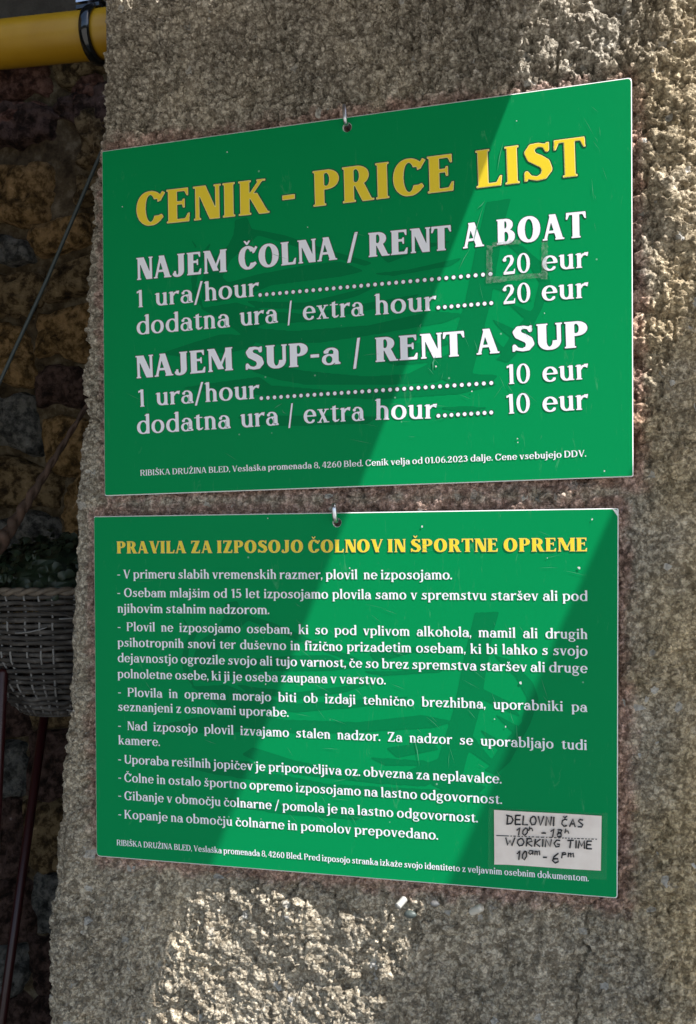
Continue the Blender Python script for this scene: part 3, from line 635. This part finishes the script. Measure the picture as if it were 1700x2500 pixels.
shift = np.array([(C2[0][0]+C2[1][0]-C1[0][0]-C1[1][0])/2, Y2-.00015, (C2[0][1]+C2[1][1]-C1[0][1]-C1[1][1])/2])
mesh('boat_emblem', EV+shift, EF, M_DGREEN, S2)

# upper sign text ---------------------------------------------------
def T1(txt, a, b, cap, bold=True, **kw): text(S1, txt, a, b, cap, bold, Y1, kw.pop('m', M_WHITE), outline=kw.pop('outline', True), **kw)
T1('CENIK', (333, 553.5), (663, 519), .0385, m=M_YELLOW, inner=True); T1('-', (691, 518), (733, 513), .0385, m=M_YELLOW, inner=True, left_bear=40)
T1('PRICE', (765, 505), (1118, 464), .0390, m=M_YELLOW, inner=True); T1('LIST', (1163, 460), (1439, 426.5), .0395, m=M_YELLOW, inner=True)
T1('NAJEM', (334, 684), (558, 663), .0255); T1('ČOLNA', (583, 660), (828, 633), .0255); T1('/', (848, 633), (880, 629), .0255, left_bear=20)
T1('RENT', (900, 628), (1107, 609), .0260); T1('A', (1131, 607), (1187, 600), .0260); T1('BOAT', (1213, 598), (1436, 578), .0262)
T1('1', (334, 751), (354, 749), .0200, False, left_bear=25); T1('ura/hour', (380, 747), (636, 722), .0208, False)
T1('20', (1230, 671), (1301, 663.5), .0205, False, left_bear=45); T1('eur', (1324, 662), (1440, 652), .0215, False)
T1('dodatna', (334, 817.5), (565, 798), .0212, False); T1('ura', (587, 796), (682, 787), .0212, False); T1('/', (702, 788), (722, 784), .0212, False, left_bear=20)
T1('extra', (740, 782), (892, 770), .0212, False); T1('hour', (916, 769), (1069, 757), .0212, False)
T1('20', (1230, 743), (1302, 736), .0205, False, left_bear=45); T1('eur', (1323, 735), (1440, 726), .0215, False)
T1('NAJEM', (333, 924), (573, 903), .0258); T1('SUP-a', (599, 904), (836, 888), .0258); T1('/', (862, 892), (890, 887), .0258, left_bear=20)
T1('RENT', (917, 884), (1140, 868), .0262); T1('A', (1164, 866), (1225, 861), .0262); T1('SUP', (1250, 860), (1442, 846), .0268)
T1('1', (338, 993.5), (358, 992), .0200, False, left_bear=25); T1('ura/hour', (382, 990), (637, 972), .0208, False)
T1('10', (1238, 938), (1301, 934), .0205, False, left_bear=45); T1('eur', (1325, 933), (1440, 924.5), .0215, False)
T1('dodatna', (335, 1060), (567, 1045), .0212, False); T1('ura', (589, 1044), (684, 1037), .0212, False); T1('/', (704, 1038), (724, 1035), .0212, False, left_bear=20)
T1('extra', (742, 1034), (893, 1026), .0212, False); T1('hour', (917, 1025), (1070, 1021), .0212, False)
T1('10', (1238, 1010.5), (1301, 1006), .0205, False, left_bear=45); T1('eur', (1325, 1006), (1440, 999), .0215, False)
def dots(a, b, n):
    r = .0021; A = back(*a, Y1); B = back(*b, Y1); mo, mi = MB(), MB()
    for k in range(n):
        P = A+(B-A)*k/(n-1)
        for mb, rr, dy in ((mo, r*1.42, .0003), (mi, r, .00048)):
            mb.add([P+np.array([rr*math.cos(q*.524), -dy, rr*math.sin(q*.524)+r]) for q in range(12)], [tuple(range(12))])
    mesh('lettering_outline', mo.V, mo.F, M_LINE, S1); mesh('dot_leader', mi.V, mi.F, M_WHITE, S1)
dots((636, 725), (1198, 674), 34); dots((1071, 756), (1200, 745), 9); dots((639, 977), (1200, 940), 34); dots((1071, 1020), (1200, 1012), 9)
ADR = 'RIBIŠKA DRUŽINA BLED, Veslaška promenada 8, 4260 Bled. '
text(S1, ADR+'Cenik velja od 01.06.2023 dalje. Cene vsebujejo DDV.', (343.5, 1161.5), (1433, 1114.5), .0067, False, Y1, M_WHITE)
# lower sign text ---------------------------------------------------
text(S2, 'PRAVILA ZA IZPOSOJO ČOLNOV IN ŠPORTNE OPREME', (286, 1351), (1438, 1346), .0140, True, Y2, M_YELLOW, outline=True, inner=True, left_bear=35)
BODY = [('- V primeru slabih vremenskih razmer, plovil  ne izposojamo.', (287, 1412), (1106, 1414.5), 0),
        ('- Osebam mlajšim od 15 let izposojamo plovila samo v spremstvu staršev ali pod', (287, 1457), (1437, 1467), 1),
        ('njihovim stalnim nadzorom.', (288, 1495.4), (660, 1499.5), 0),
        ('- Plovil ne izposojamo osebam, ki so pod vplivom alkohola, mamil ali drugih', (288, 1540), (1437, 1560), 1),
        ('psihotropnih snovi ter duševno in fizično prizadetim osebam, ki bi lahko s svojo', (288, 1578.5), (1437, 1601), 1),
        ('dejavnostjo ogrozile svojo ali tujo varnost, če so brez spremstva staršev ali druge', (288, 1616), (1437, 1643), 1),
        ('polnoletne osebe, ki ji je oseba zaupana v varstvo.', (288, 1655), (944, 1671), 0),
        ('- Plovila in oprema morajo biti ob izdaji tehnično brezhibna, uporabniki pa', (289, 1699.5), (1436, 1738), 1),
        ('seznanjeni z osnovami uporabe.', (289, 1735), (707, 1750), 0),
        ('- Nad izposojo plovil izvajamo stalen nadzor. Za nadzor se uporabljajo tudi', (289, 1781), (1436, 1831), 1),
        ('kamere.', (290, 1817), (393, 1821.5), 0),
        ('- Uporaba rešilnih jopičev je priporočljiva oz. obvezna za neplavalce.', (289.5, 1863), (1227, 1913), 0),
        ('- Čolne in ostalo športno opremo izposojamo na lastno odgovornost.', (289.5, 1907.5), (1228, 1963), 0),
        ('- Gibanje v območju čolnarne / pomola je na lastno odgovornost.', (289.5, 1951.5), (1169, 2008), 0),
        ('- Kopanje na območju čolnarne in pomolov prepovedano.', (289.5, 1997), (1072, 2050), 0)]
CAPB = .0101; fits = []
for t_, a, b, j in BODY:
    if not j and len(t_) > 40: fits.append(layout(t_, False, np.linalg.norm(back(*b, Y2)-back(*a, Y2)), CAPB)[1])
SXB = float(np.mean(fits))
for t_, a, b, j in BODY:
    text(S2, t_, a, b, CAPB, False, Y2, M_WHITE, sx=SXB if j else None)
text(S2, ADR+'Pred izposojo stranka izkaže svojo identiteto z veljavnim osebnim dokumentom.', (286, 2063.5), (1439, 2151.5), .0067, False, Y2, M_WHITE)
# dirty glue left by tape round the first price, chipped corner of the lower board
def strip(parent, name, px, yp, dy, m):
    P = [back(x, y, yp)+np.array([0, -dy, 0]) for x, y in px]; return mesh(name, P, [tuple(range(len(P)))[::-1]], m, parent)
def rag(p, q, wd, n=14):
    p, q = np.array(p, float), np.array(q, float); d = (q-p)/np.linalg.norm(q-p); nn = np.array([-d[1], d[0]]); out = []
    for k in range(n+1): out.append(p+(q-p)*k/n+nn*(wd/2+random.uniform(-1.5, 1.5)))
    for k in range(n, -1, -1): out.append(p+(q-p)*k/n-nn*(wd/2+random.uniform(-1.5, 1.5)))
    return out
for p, q, wd in (((1196, 600), (1194, 692), 15), ((1203, 598), (1272, 590), 10), ((1331, 590), (1330, 682), 15), ((1203, 684), (1322, 672), 13)):
    strip(S1, 'tape_residue', rag(p, q, wd)[::-1], Y1, .0009, M_GLUE)
strip(S2, 'chipped_corner', [(1496, 1243), (1508, 1246), (1509, 1262), (1501, 1250)][::-1], Y2, .0005, M_EDGE)

# scratches and chips ------------------------------------------------
M_SCR = mat('scratched_print', (.05, .30, .15), .6); M_CHIP = mat('chipped_print', (.62, .66, .64), .6)
def wear(parent, yp, lines, chips, boxes, seed):
    rr = random.Random(seed); mb = MB(); L_ = list(lines)
    for x0, y0, x1, y1, n_, ang in boxes:
        for _ in range(int(n_*.6)):
            x = rr.uniform(x0, x1); y = rr.uniform(y0, y1); a_ = ang+rr.gauss(0, .35); q = rr.uniform(8, 60); L_.append((x, y, x+q*math.cos(a_), y+q*math.sin(a_), rr.uniform(.5, 1.1)))
    for x0, y0, x1, y1, wd in L_:
        p, q = np.array([x0, y0]), np.array([x1, y1]); d = (q-p)/np.linalg.norm(q-p); nn = np.array([-d[1], d[0]])*wd/2; m_ = (p+q)/2+nn*rr.uniform(-3, 3)
        mb.add([back(*v, yp)+np.array([0, -.0008, 0]) for v in (p, m_-nn, q, m_+nn)], [(0, 1, 2, 3)])
    mesh('scratches', mb.V, mb.F, M_SCR, parent)['kind'] = 'stuff'
    mb = MB()
    for x, y, r_ in chips:
        k = rr.uniform(0, 6); mb.add([back(x+r_*rr.uniform(.5, 1.2)*math.cos(k+a_*1.047), y+r_*rr.uniform(.6, 1.3)*math.sin(k+a_*1.047), yp)+np.array([0, -.0009, 0]) for a_ in range(6)], [tuple(range(6))])
    mesh('chips', mb.V, mb.F, M_CHIP, parent)['kind'] = 'stuff'
wear(S1, Y1, [(1445, 435, 1450, 490, 1), (1230, 345, 1215, 420, 2), (1185, 490, 1165, 510, 2), (1180, 505, 1155, 600, 2.2), (1150, 605, 1120, 660, 1.4), (1065, 868, 1058, 905, 4), (1030, 790, 1028, 802, 3), (700, 1010, 690, 1000, 2), (690, 985, 670, 998, 2)],
     [(1262, 296, 1.5), (1065, 895, 2.5), (1153, 956, 2), (1264, 1071, 2), (1265, 1080, 1.8), (1476, 1150, 2), (752, 555, 1.6), (1330, 765, 1.6), (556, 372, 1.6), (300, 505, 1.5)],
     [(1080, 640, 1300, 960, 26, 1.5), (880, 850, 1150, 1150, 22, .2), (1250, 250, 1500, 600, 16, 1.2), (300, 400, 900, 1150, 14, .3)], 3)
wear(S2, Y2, [(1010, 1795, 1025, 1870, 2.2), (560, 1430, 600, 1470, 1)],
     [(1031, 1286, 3), (1446, 1268, 2.4), (1414, 1386, 4), (1272, 1667, 4), (1235, 1774, 2.5), (1208, 1755, 1.8), (855, 1387, 1.8), (655, 1265, 1.6), (1337, 1362, 1.4), (650, 1670, 2)],
     [(720, 1460, 960, 1700, 46, .6), (640, 1700, 860, 2000, 40, .5), (1000, 1500, 1330, 1900, 44, 1.0), (900, 1270, 1400, 1450, 18, .2), (280, 1300, 600, 2050, 14, .2)], 5)

# hooks --------------------------------------------------------------
def hook(label, c, yp, r, up, tip, m):
    x, z = c; top = z+.0047-r                # the board hangs on the shank
    P = [(x, .045, top), (x, yp-.002, top)]
    for k in range(1, 7):
        a = k/6*math.pi/2; P.append((x, yp-.002-.006*math.sin(a), top+.006*(1-math.cos(a))))
    P += [(x-.0004, yp-.008, top+up*.7), (x-.0008, yp-.0078, top+up)]
    rr = [r]*(len(P)-1)+[r*tip]
    t_ = thing('screw_hook', label, 'hook', (x, yp, z), 'steel hooks the signs hang on')
    mesh('shank', *tube(P, rr, 12), m, t_, True)
hook('thin dark steel hook through the hole at the top of the price list sign', H1p, Y1, .0023, .020, .8, M_STEEL)
hook('thick shiny steel hook at the top of the lower rules sign', H2p, Y2, .0028, .019, .75, M_STEEL)

# handwritten note ---------------------------------------------------
NP = [(1207.2, 1976.1), (1469.8, 1990.7), (1467.6, 2124.6), (1208.5, 2108.2)]
pw = [back(*p, Y2) for p in NP]
note = thing('paper_note', 'small handwritten opening hours note DELOVNI CAS taped on the lower sign', 'note', tuple(np.mean(pw, 0)))
strip(note, 'tape', [(1194, 1972), (1484, 1985), (1482, 2148), (1192, 2122)], Y2, .0011, M_TAPE)
n = 9; Vn = []; Fn = []
for j in range(n):
    for i_ in range(n):
        u, v = i_/(n-1), j/(n-1); p = (pw[0]*(1-u)+pw[1]*u)*(1-v)+(pw[3]*(1-u)+pw[2]*u)*v
        Vn.append(p+np.array([0, -.0018-.0005*math.sin(u*7+v*3)-(.0015 if (u < .1 and v > .9) else 0), 0]))
for j in range(n-1):
    for i_ in range(n-1): q = j*n+i_; Fn.append((q, q+n, q+n+1, q+1))
mesh('paper', Vn, Fn, M_PAPER, note, True)
HW = {'D': [[(0, 0), (8, 100)], [(-8, 98), (45, 85), (60, 45), (40, 8), (-6, 0)]], 'E': [[(6, 100), (0, 0)], [(4, 98), (55, 100)], [(2, 52), (48, 54)], [(0, 0), (55, 2)]],
      'L': [[(8, 100), (0, 0), (52, 2)]], 'O': [[(35, 98), (8, 75), (2, 40), (20, 2), (48, 10), (62, 50), (50, 90), (35, 98)]], 'V': [[(0, 100), (22, 0), (55, 102)]],
      'N': [[(0, 0), (8, 100), (45, 4), (56, 100)]], 'I': [[(4, 100), (0, 0)]], 'Č': [[(55, 80), (35, 92), (10, 70), (5, 30), (25, 2), (52, 14)], [(18, 125), (32, 108), (52, 128)]],
      'A': [[(0, 0), (32, 98), (52, 0)], [(12, 36), (48, 38)]], 'S': [[(52, 88), (25, 98), (8, 78), (28, 55), (50, 35), (40, 6), (4, 6)]],
      '1': [[(0, 62), (26, 98), (16, 0)]], '0': [[(32, 98), (8, 60), (6, 20), (24, 2), (46, 40), (46, 85), (32, 98)]], '8': [[(40, 92), (12, 90), (14, 62), (40, 42), (38, 8), (8, 6), (6, 36), (36, 60), (44, 88), (40, 92)]],
      'h': [[(8, 100), (0, 0)], [(3, 45), (28, 58), (34, 0)]], '-': [[(0, 45), (38, 45)]], 'W': [[(0, 100), (16, 2), (38, 70), (54, 0), (82, 104)]], 'R': [[(8, 100), (0, 0)], [(0, 96), (45, 98), (52, 68), (6, 46), (54, 0)]],
      'K': [[(8, 100), (0, 0)], [(52, 98), (6, 46), (50, 0)]], 'G': [[(58, 90), (28, 96), (4, 50), (22, 4), (50, 14), (54, 44), (32, 42)]], 'T': [[(0, 96), (64, 102)], [(34, 98), (24, 0)]],
      'M': [[(0, 0), (12, 100), (34, 30), (62, 100), (64, 0)]], 'a': [[(50, 80), (15, 85), (2, 35), (20, 5), (45, 40), (52, 82), (50, 4)]], 'm': [[(4, 85), (0, 0)], [(2, 55), (22, 85), (28, 0)], [(28, 55), (52, 85), (56, 0)]],
      'p': [[(8, 90), (0, -30)], [(6, 80), (38, 88), (46, 55), (8, 38)]], '6': [[(48, 98), (14, 60), (4, 22), (24, 0), (48, 16), (44, 44), (14, 40)]]}
def hw(txt, x0, y0, x1, y1, hpx, step):
    """x0.. pixels of the baseline ends, hpx letter height in pixels of the photograph"""
    mb = MB(); ws = [max(q[0] for s_ in HW[c] for q in s_)+20 for c in txt]; tot = sum(ws)-20; fx = (x1-x0)/tot; cx = 0
    for ch, wd_ in zip(txt, ws):
        for s_ in HW[ch]:
            P = []
            for ax, ay in s_:
                X = x0+(cx+ax)*fx; Yp = y0+(y1-y0)*(X-x0)/(x1-x0)-ay/100*hpx+random.uniform(-.3, .3)
                P.append(back(X, Yp, Y2)+np.array([0, -.0030, 0]))
            mb.add(*tube(P, .00042+.000017*hpx, 6))
        cx += wd_
    mesh('handwriting', mb.V, mb.F, M_INK, note)
def hz(x, y): return 850+x/2.3235, 1680+y/2.3235
def hwz(txt, x0, y0, x1, y1, h_, step): hw(txt, *hz(x0, y0), *hz(x1, y1), h_/2.3235, step/2.3235)
hwz('DELOVNI', 905, 768, 1170, 778, 52, 40.5); hwz('ČAS', 1212, 780, 1335, 786, 46, 43)
hwz('10', 960, 830, 1020, 833, 44, 29); hwz('h', 1028, 805, 1050, 806, 24, 20); hwz('-', 1100, 838, 1125, 839, 44, 20); hwz('18', 1152, 838, 1215, 842, 46, 36); hwz('h', 1232, 818, 1254, 820, 24, 20)
hwz('WORKING', 898, 888, 1205, 900, 44, 43.5); hwz('TIME', 1247, 902, 1385, 908, 44, 37)
hwz('10', 962, 968, 1015, 971, 52, 31); hwz('am', 1026, 940, 1090, 943, 28, 33); hwz('-', 1108, 975, 1130, 976, 44, 20); hwz('6', 1160, 986, 1195, 988, 56, 20); hwz('pm', 1214, 952, 1282, 955, 28, 33)
mb = MB(); x = 845
while x < 1412:
    L_ = 70 if x == 845 else random.choice([8, 8, 14, 20]); e = min(1415, x+L_)
    P = [back(*hz(q, 832+(q-845)*.037), Y2)+np.array([0, -.0029, 0]) for q in (x, e)]; mb.add(*tube(P, .00045, 6)); x = e+9
mesh('ruled_line', mb.V, mb.F, M_INK, note)

# ------------------------------------------------------------------ small things on the pillar
def plug(label, px, py, ax, L_, r, col, gr=None):
    p = back(px, py, WY-.015); ax = np.array(ax, float); ax /= np.linalg.norm(ax)
    m = mat('plug_plastic', col, .5); t_ = thing('wall_plug', label, 'wall plug', p, 'plastic plugs left in the render')
    P = []; rr = []
    for k in range(25):
        P.append(p-ax*L_*.6+ax*L_*k/24); rr.append(r*(1-.10*(k % 2)))
    P.append(P[-1]+ax*1e-5); rr.append(r*.74); P.append(P[-1]-ax*.004); rr.append(r*.55)
    mesh('sleeve', *tube(P, rr, 16), m, t_, True)
    mesh('bore', *tube([P[-1]-ax*.0002, P[-1]+ax*.0004], r*.72, 14), mat('bore_dark', (.10, .09, .08), .9), t_)
plug('white plastic wall plug sticking out under the lower sign, with open end facing down left', 978, 2206, (-.35, -.85, -.38), .013, .0038, (.42, .405, .37))
plug('ribbed beige plastic wall plug under the lower sign, right of the white one', 1166, 2220, (.70, -.50, .50), .016, .0042, (.66, .61, .52))
def pebble(label, px, py, r, col, nm='pebble'):
    p = back(px, py, WY-.007); V = []; F = []; n, m_ = 14, 9
    for j in range(m_+1):
        for i_ in range(n):
            a = 2*math.pi*i_/n; b = math.pi*j/m_; q = 1+.16*vnoise(np.array(a*1.3+px), np.array(b*2.))
            V.append(p+np.array([r*math.sin(b)*math.cos(a)*q, .6*r*math.sin(b)*math.sin(a), .62*r*math.cos(b)*q]))
    for j in range(m_):
        for i_ in range(n): F.append((j*n+i_, j*n+(i_+1) % n, (j+1)*n+(i_+1) % n, (j+1)*n+i_))
    tag(mesh(nm, V, F, noisy(mat('pebble', col, .35), 160, [(.3, tuple(q*.5 for q in col)), (.7, col)], .2), origin=p, smooth=True), label, 'stone')
pebble('smooth dark green-grey pebble in the render below the white plug', 1002, 2232, .0065, (.10, .12, .11))
pebble('pale grey pebble bedded in the render between the two plugs', 1062, 2206, .0050, (.26, .25, .24))

# ------------------------------------------------------------------ yellow gas pipe with clamp
PYD = .22
M_PIPE = noisy(mat('yellow_pipe_paint', (.4, .2, .01), .38), 9, [(.3, (.25, .125, .004)), (.5, (.34, .18, .005)), (.7, (.38, .21, .008))], .15, 8)
M_RUB = mat('black_gloss_rubber', (.006, .007, .007), .12, spec=.7)
pa = back(-20, 111, PYD); pb = back(300, 78, PYD+.0); dr = (pb-pa)/np.linalg.norm(pb-pa); pr = .0335
pipe = thing('gas_pipe', 'yellow painted gas pipe running behind the pillar at upper left', 'pipe', tuple(pa))
mesh('pipe', *tube([pa-dr*.9, pa-dr*.3, pa, pb, pb+dr*.25], pr, 40), M_PIPE, pipe, True)
cc = back(239, 86, PYD); cc = pa+dr*np.dot(cc-pa, dr)
u1 = np.cross(dr, [0, 0, 1.]); u1 /= np.linalg.norm(u1); u2 = np.cross(u1, dr)
ring = [cc+(pr+.0035)*(math.cos(a)*u1+math.sin(a)*u2) for a in np.linspace(0, 2*math.pi, 56, endpoint=False)]
def band(P, c, dr, wd, th):
    V = []; F = []; n = len(P)
    for p in P:
        r_ = (p-c)/np.linalg.norm(p-c)
        for a in np.linspace(0, 2*math.pi, 12, endpoint=False): V.append(p+dr*wd/2*np.sign(math.cos(a))*abs(math.cos(a))**.7+r_*th*math.sin(a))
    for i_ in range(n):
        for k in range(12): j = (i_+1) % n; F.append((i_*12+k, i_*12+(k+1) % 12, j*12+(k+1) % 12, j*12+k))
    return V, F
cl = mesh('clamp', *band(ring, cc, dr, .016, .0045), M_RUB, pipe, True)
top = cc+np.array([0, 0, pr+.006]); fr = np.array([-.012, -.012, 0])
mesh('clamp_flange', *box(*(top+np.array([-.022, -.02, 0])), *(top+np.array([.016, .012, .004]))), M_STEEL, cl)
mesh('clamp_flange', *box(*(top+np.array([-.022, -.02, -.009])), *(top+np.array([.014, .012, -.004]))), M_RUB, cl)
mesh('bolt', *tube([top+np.array([-.008, -.008, -.016]), top+np.array([-.008, -.008, .022])], .0034, 8), M_DSTEEL, cl)
mesh('hanger_rod', *tube([top+np.array([.010, .004, 0]), top+np.array([.010, .004, .36])], .006, 10), M_DSTEEL, cl, True)

# ------------------------------------------------------------------ grey cable stay
M_ROD = mat('grey_green_cable', (.035, .05, .052), .5)
a = back(232, 408, .14); b = back(-6, 945, .14); d = (b-a)/np.linalg.norm(b-a); mid = (a+b)/2+np.array([.002, 0, -.002])
tag(mesh('stay_cable', *tube([a-d*.12, a, mid, b, b+d*.5], .0026, 10), M_ROD, origin=a, smooth=True), 'thin straight grey cable slanting down left from the pillar edge', 'cable')

# ------------------------------------------------------------------ hanging basket with clipped plant
M_WICK = noisy(mat('grey_wicker', (.2, .18, .16), .7), 45, [(.3, (.014, .012, .010)), (.55, (.042, .036, .031)), (.8, (.15, .135, .12))], .4, 6, 160, .002)
M_STRAW = noisy(mat('straw_rim', (.3, .25, .18), .7), 60, [(.3, (.05, .04, .03)), (.7, (.17, .135, .10))], .4)
M_STAKE = mat('pale_stake', (.17, .165, .16), .45)
M_TWIST = noisy(mat('brown_twisted_willow', (.12, .07, .04), .8), 50, [(.3, (.03, .018, .012)), (.7, (.09, .05, .034))], .3)
BDY = .20; rimc = back(150, 1437, BDY); RB = .112; HB = .165
bk = thing('wicker_basket', 'grey wicker hanging basket with a straw rim at the left of the pillar', 'basket', (rimc[0], BDY, rimc[2]-HB))
def brad(t): return RB*(1-.10*t-.42*t**4)          # t: 0 at rim .. 1 at bottom
ROW = 22; NST = 32
for k in range(ROW):
    t_ = (k+.7)/ROW; n = 120; P = []
    for q in range(n):
        a = 2*math.pi*q/n; r_ = brad(t_)+.0022*math.cos(a*NST/2*1.0+math.pi*k)+.0022*float(vnoise(np.array(a*5.), np.array(k*3.3))); P.append((rimc[0]+r_*math.cos(a), BDY+r_*math.sin(a), rimc[2]-HB*t_+.0030*float(vnoise(np.array(a*4.+9), np.array(k*7.3)))))
    mesh('strand', *tube(P, [.0026+.0013*float(vnoise(np.array(q*.12), np.array(k*5.1))) for q in range(n)], 7, flat=.62, closed=True), M_WICK, bk, True)
for k in range(NST):
    a = 2*math.pi*(k+.5)/NST+.04*random.uniform(-1, 1); P = []
    for q in range(16):
        t_ = q/15*1.0; r_ = brad(t_)+.0026*math.cos(math.pi*t_*ROW); P.append((rimc[0]+r_*math.cos(a), BDY+r_*math.sin(a), rimc[2]-HB*t_))
    mesh('stake', *tube(P, .0016, 6), M_STAKE, bk, True)
for k in range(16):                                       # broken and loose wicker ends
    a0 = random.uniform(math.pi*.9, math.pi*1.8); t0 = random.uniform(.05, .98); da = random.uniform(.12, .45); P = []; dz = random.uniform(-.012, .008); lf = random.uniform(.002, .010)
    for q in range(9): u = q/8; a = a0+da*u; r_ = brad(t0)+.005+lf*u*u; P.append((rimc[0]+r_*math.cos(a), BDY+r_*math.sin(a), rimc[2]-HB*t0+dz*u*u))
    mesh('loose_end', *tube(P, [.0011]*8+[.0006], 6), M_STAKE if k % 3 else M_WICK, bk, True)
for off in (0, math.pi):
    P = []
    for q in range(160): a = 2*math.pi*q/160; w_ = a*18+off; r_ = RB+.004+.0026*math.cos(w_); P.append((rimc[0]+r_*math.cos(a), BDY+r_*math.sin(a), rimc[2]+.0035+.0026*math.sin(w_)))
    mesh('rim', *tube(P, .0036, 7, closed=True), M_STRAW, bk, True)
mesh('bottom', *tube([(rimc[0], BDY, rimc[2]-HB*1.02), (rimc[0], BDY, rimc[2]-HB*.98)], brad(1)*.98, 30), M_WICK, bk)
# brown twisted handle
ha = back(205, 1000, .13); hb = back(-12, 1345, .10); hm = back(92, 1190, .12)
for off in (0, math.pi):
    P = []; rr = []
    for q in range(90):
        t_ = q/89; c_ = (1-t_)**2*(ha+(ha-hb)*.15)+2*t_*(1-t_)*hm+t_**2*hb; sz = .0022+.0060*t_**1.6; w_ = t_*34+off
        P.append(c_+sz*.85*np.array([math.cos(w_)*.8, math.sin(w_), math.cos(w_)*.6])); rr.append(sz)
    mesh('handle', *tube(P, rr, 8), M_TWIST, bk, True)
# clipped plant
pc = np.array([rimc[0]+.01, BDY, rimc[2]-.005]); PR = (.122, .10, .080)
plant = thing('box_plant', 'dark green small-leaved clipped plant in the wicker basket', 'plant', tuple(pc))
M_LEAF = noisy(mat('dark_leaf', (.02, .035, .02), .5), 30, [(.3, (.006, .013, .006)), (.7, (.016, .031, .013))])
def leaf_mesh(seed):
    rr = random.Random(seed); V = []; F = []; L_, W_ = .0105, .0048
    prof = [(0, .0), (.2, .7), (.5, 1), (.8, .75), (1, .0)]
    for t_, w_ in prof:
        for sgn in (-1, 0, 1): V.append((sgn*W_*w_, L_*(t_-.5), -.0016*abs(sgn)*w_*-1-.004*(t_-.5)**2*2))
    for k in range(4):
        for q in range(2): F.append((k*3+q, k*3+q+1, k*3+q+4, k*3+q+3))
    me_ = bpy.data.meshes.new('leaf'); me_.from_pydata(V, [], F); me_.materials.append(M_LEAF); me_.polygons.foreach_set('use_smooth', [True]*len(F)); return me_
LM = [leaf_mesh(k) for k in range(3)]
# dark twiggy mass inside
V = []; F = []; n, m_ = 40, 18
for j in range(m_+1):
    for i_ in range(n):
        a = 2*math.pi*i_/n; b = math.pi/2*j/m_; q = .86+.10*float(vnoise(np.array(a*4), np.array(b*7.)))
        V.append(pc+np.array([PR[0]*q*math.cos(a)*math.cos(b), PR[1]*q*math.sin(a)*math.cos(b), PR[2]*q*math.sin(b)]))
for j in range(m_):
    for i_ in range(n): F.append((j*n+i_, j*n+(i_+1) % n, (j+1)*n+(i_+1) % n, (j+1)*n+i_))
mesh('foliage', V, F, M_LEAF, plant)['kind'] = 'stuff'
cnt = 0; lr = random.Random(2)
while cnt < 300:
    a = lr.uniform(math.pi*.85, math.pi*1.75); b = math.asin(lr.random()); q = lr.uniform(.88, 1.08)*(1+.06*math.sin(a*5)*math.cos(b*6))
    nrm = Vector((math.cos(a)*math.cos(b), math.sin(a)*math.cos(b), math.sin(b)))
    o = bpy.data.objects.new('leaf', LM[cnt % 3]); COL.objects.link(o); o.parent = plant
    o.location = (PR[0]*q*nrm.x, PR[1]*q*nrm.y, PR[2]*q*nrm.z)
    v_ = (nrm+Vector((lr.uniform(-.7, .7), lr.uniform(-.7, .7), lr.uniform(-.3, .9)))).normalized()
    e = v_.to_track_quat('Z', 'Y').to_euler(); o.rotation_euler = e; o.rotation_euler.rotate_axis('Z', lr.uniform(0, 6.28)); s_ = lr.uniform(1.0, 1.6); o.scale = (s_, s_, s_); cnt += 1

# ------------------------------------------------------------------ red poles
M_RED = mat('dark_red_paint', (.026, .003, .004), .4)
a = back(113, 1716, .22); b = back(4, 2500, .16)
p1 = thing('red_pole', 'dark red painted pole leaning below the wicker basket', 'pole', tuple(b+(b-a)*.2))
d = (b-a)/np.linalg.norm(b-a); mesh('shaft', *tube([a, b, a+d*1.05], .0065, 16), M_RED, p1, True)
mesh('end_cap', *tube([a-d*.003, a], .0068, 16), M_DSTEEL, p1)
a = back(8, 1640, .10); b = back(-22, 2300, .10); d = (b-a)/np.linalg.norm(b-a)
tag(mesh('red_pole', *tube([a-d*.004, a, b, a+d*1.0], [.004, .0065, .0065, .0065], 16), M_RED, origin=b, smooth=True), 'dark red pole cut off by the left edge of the picture', 'pole')
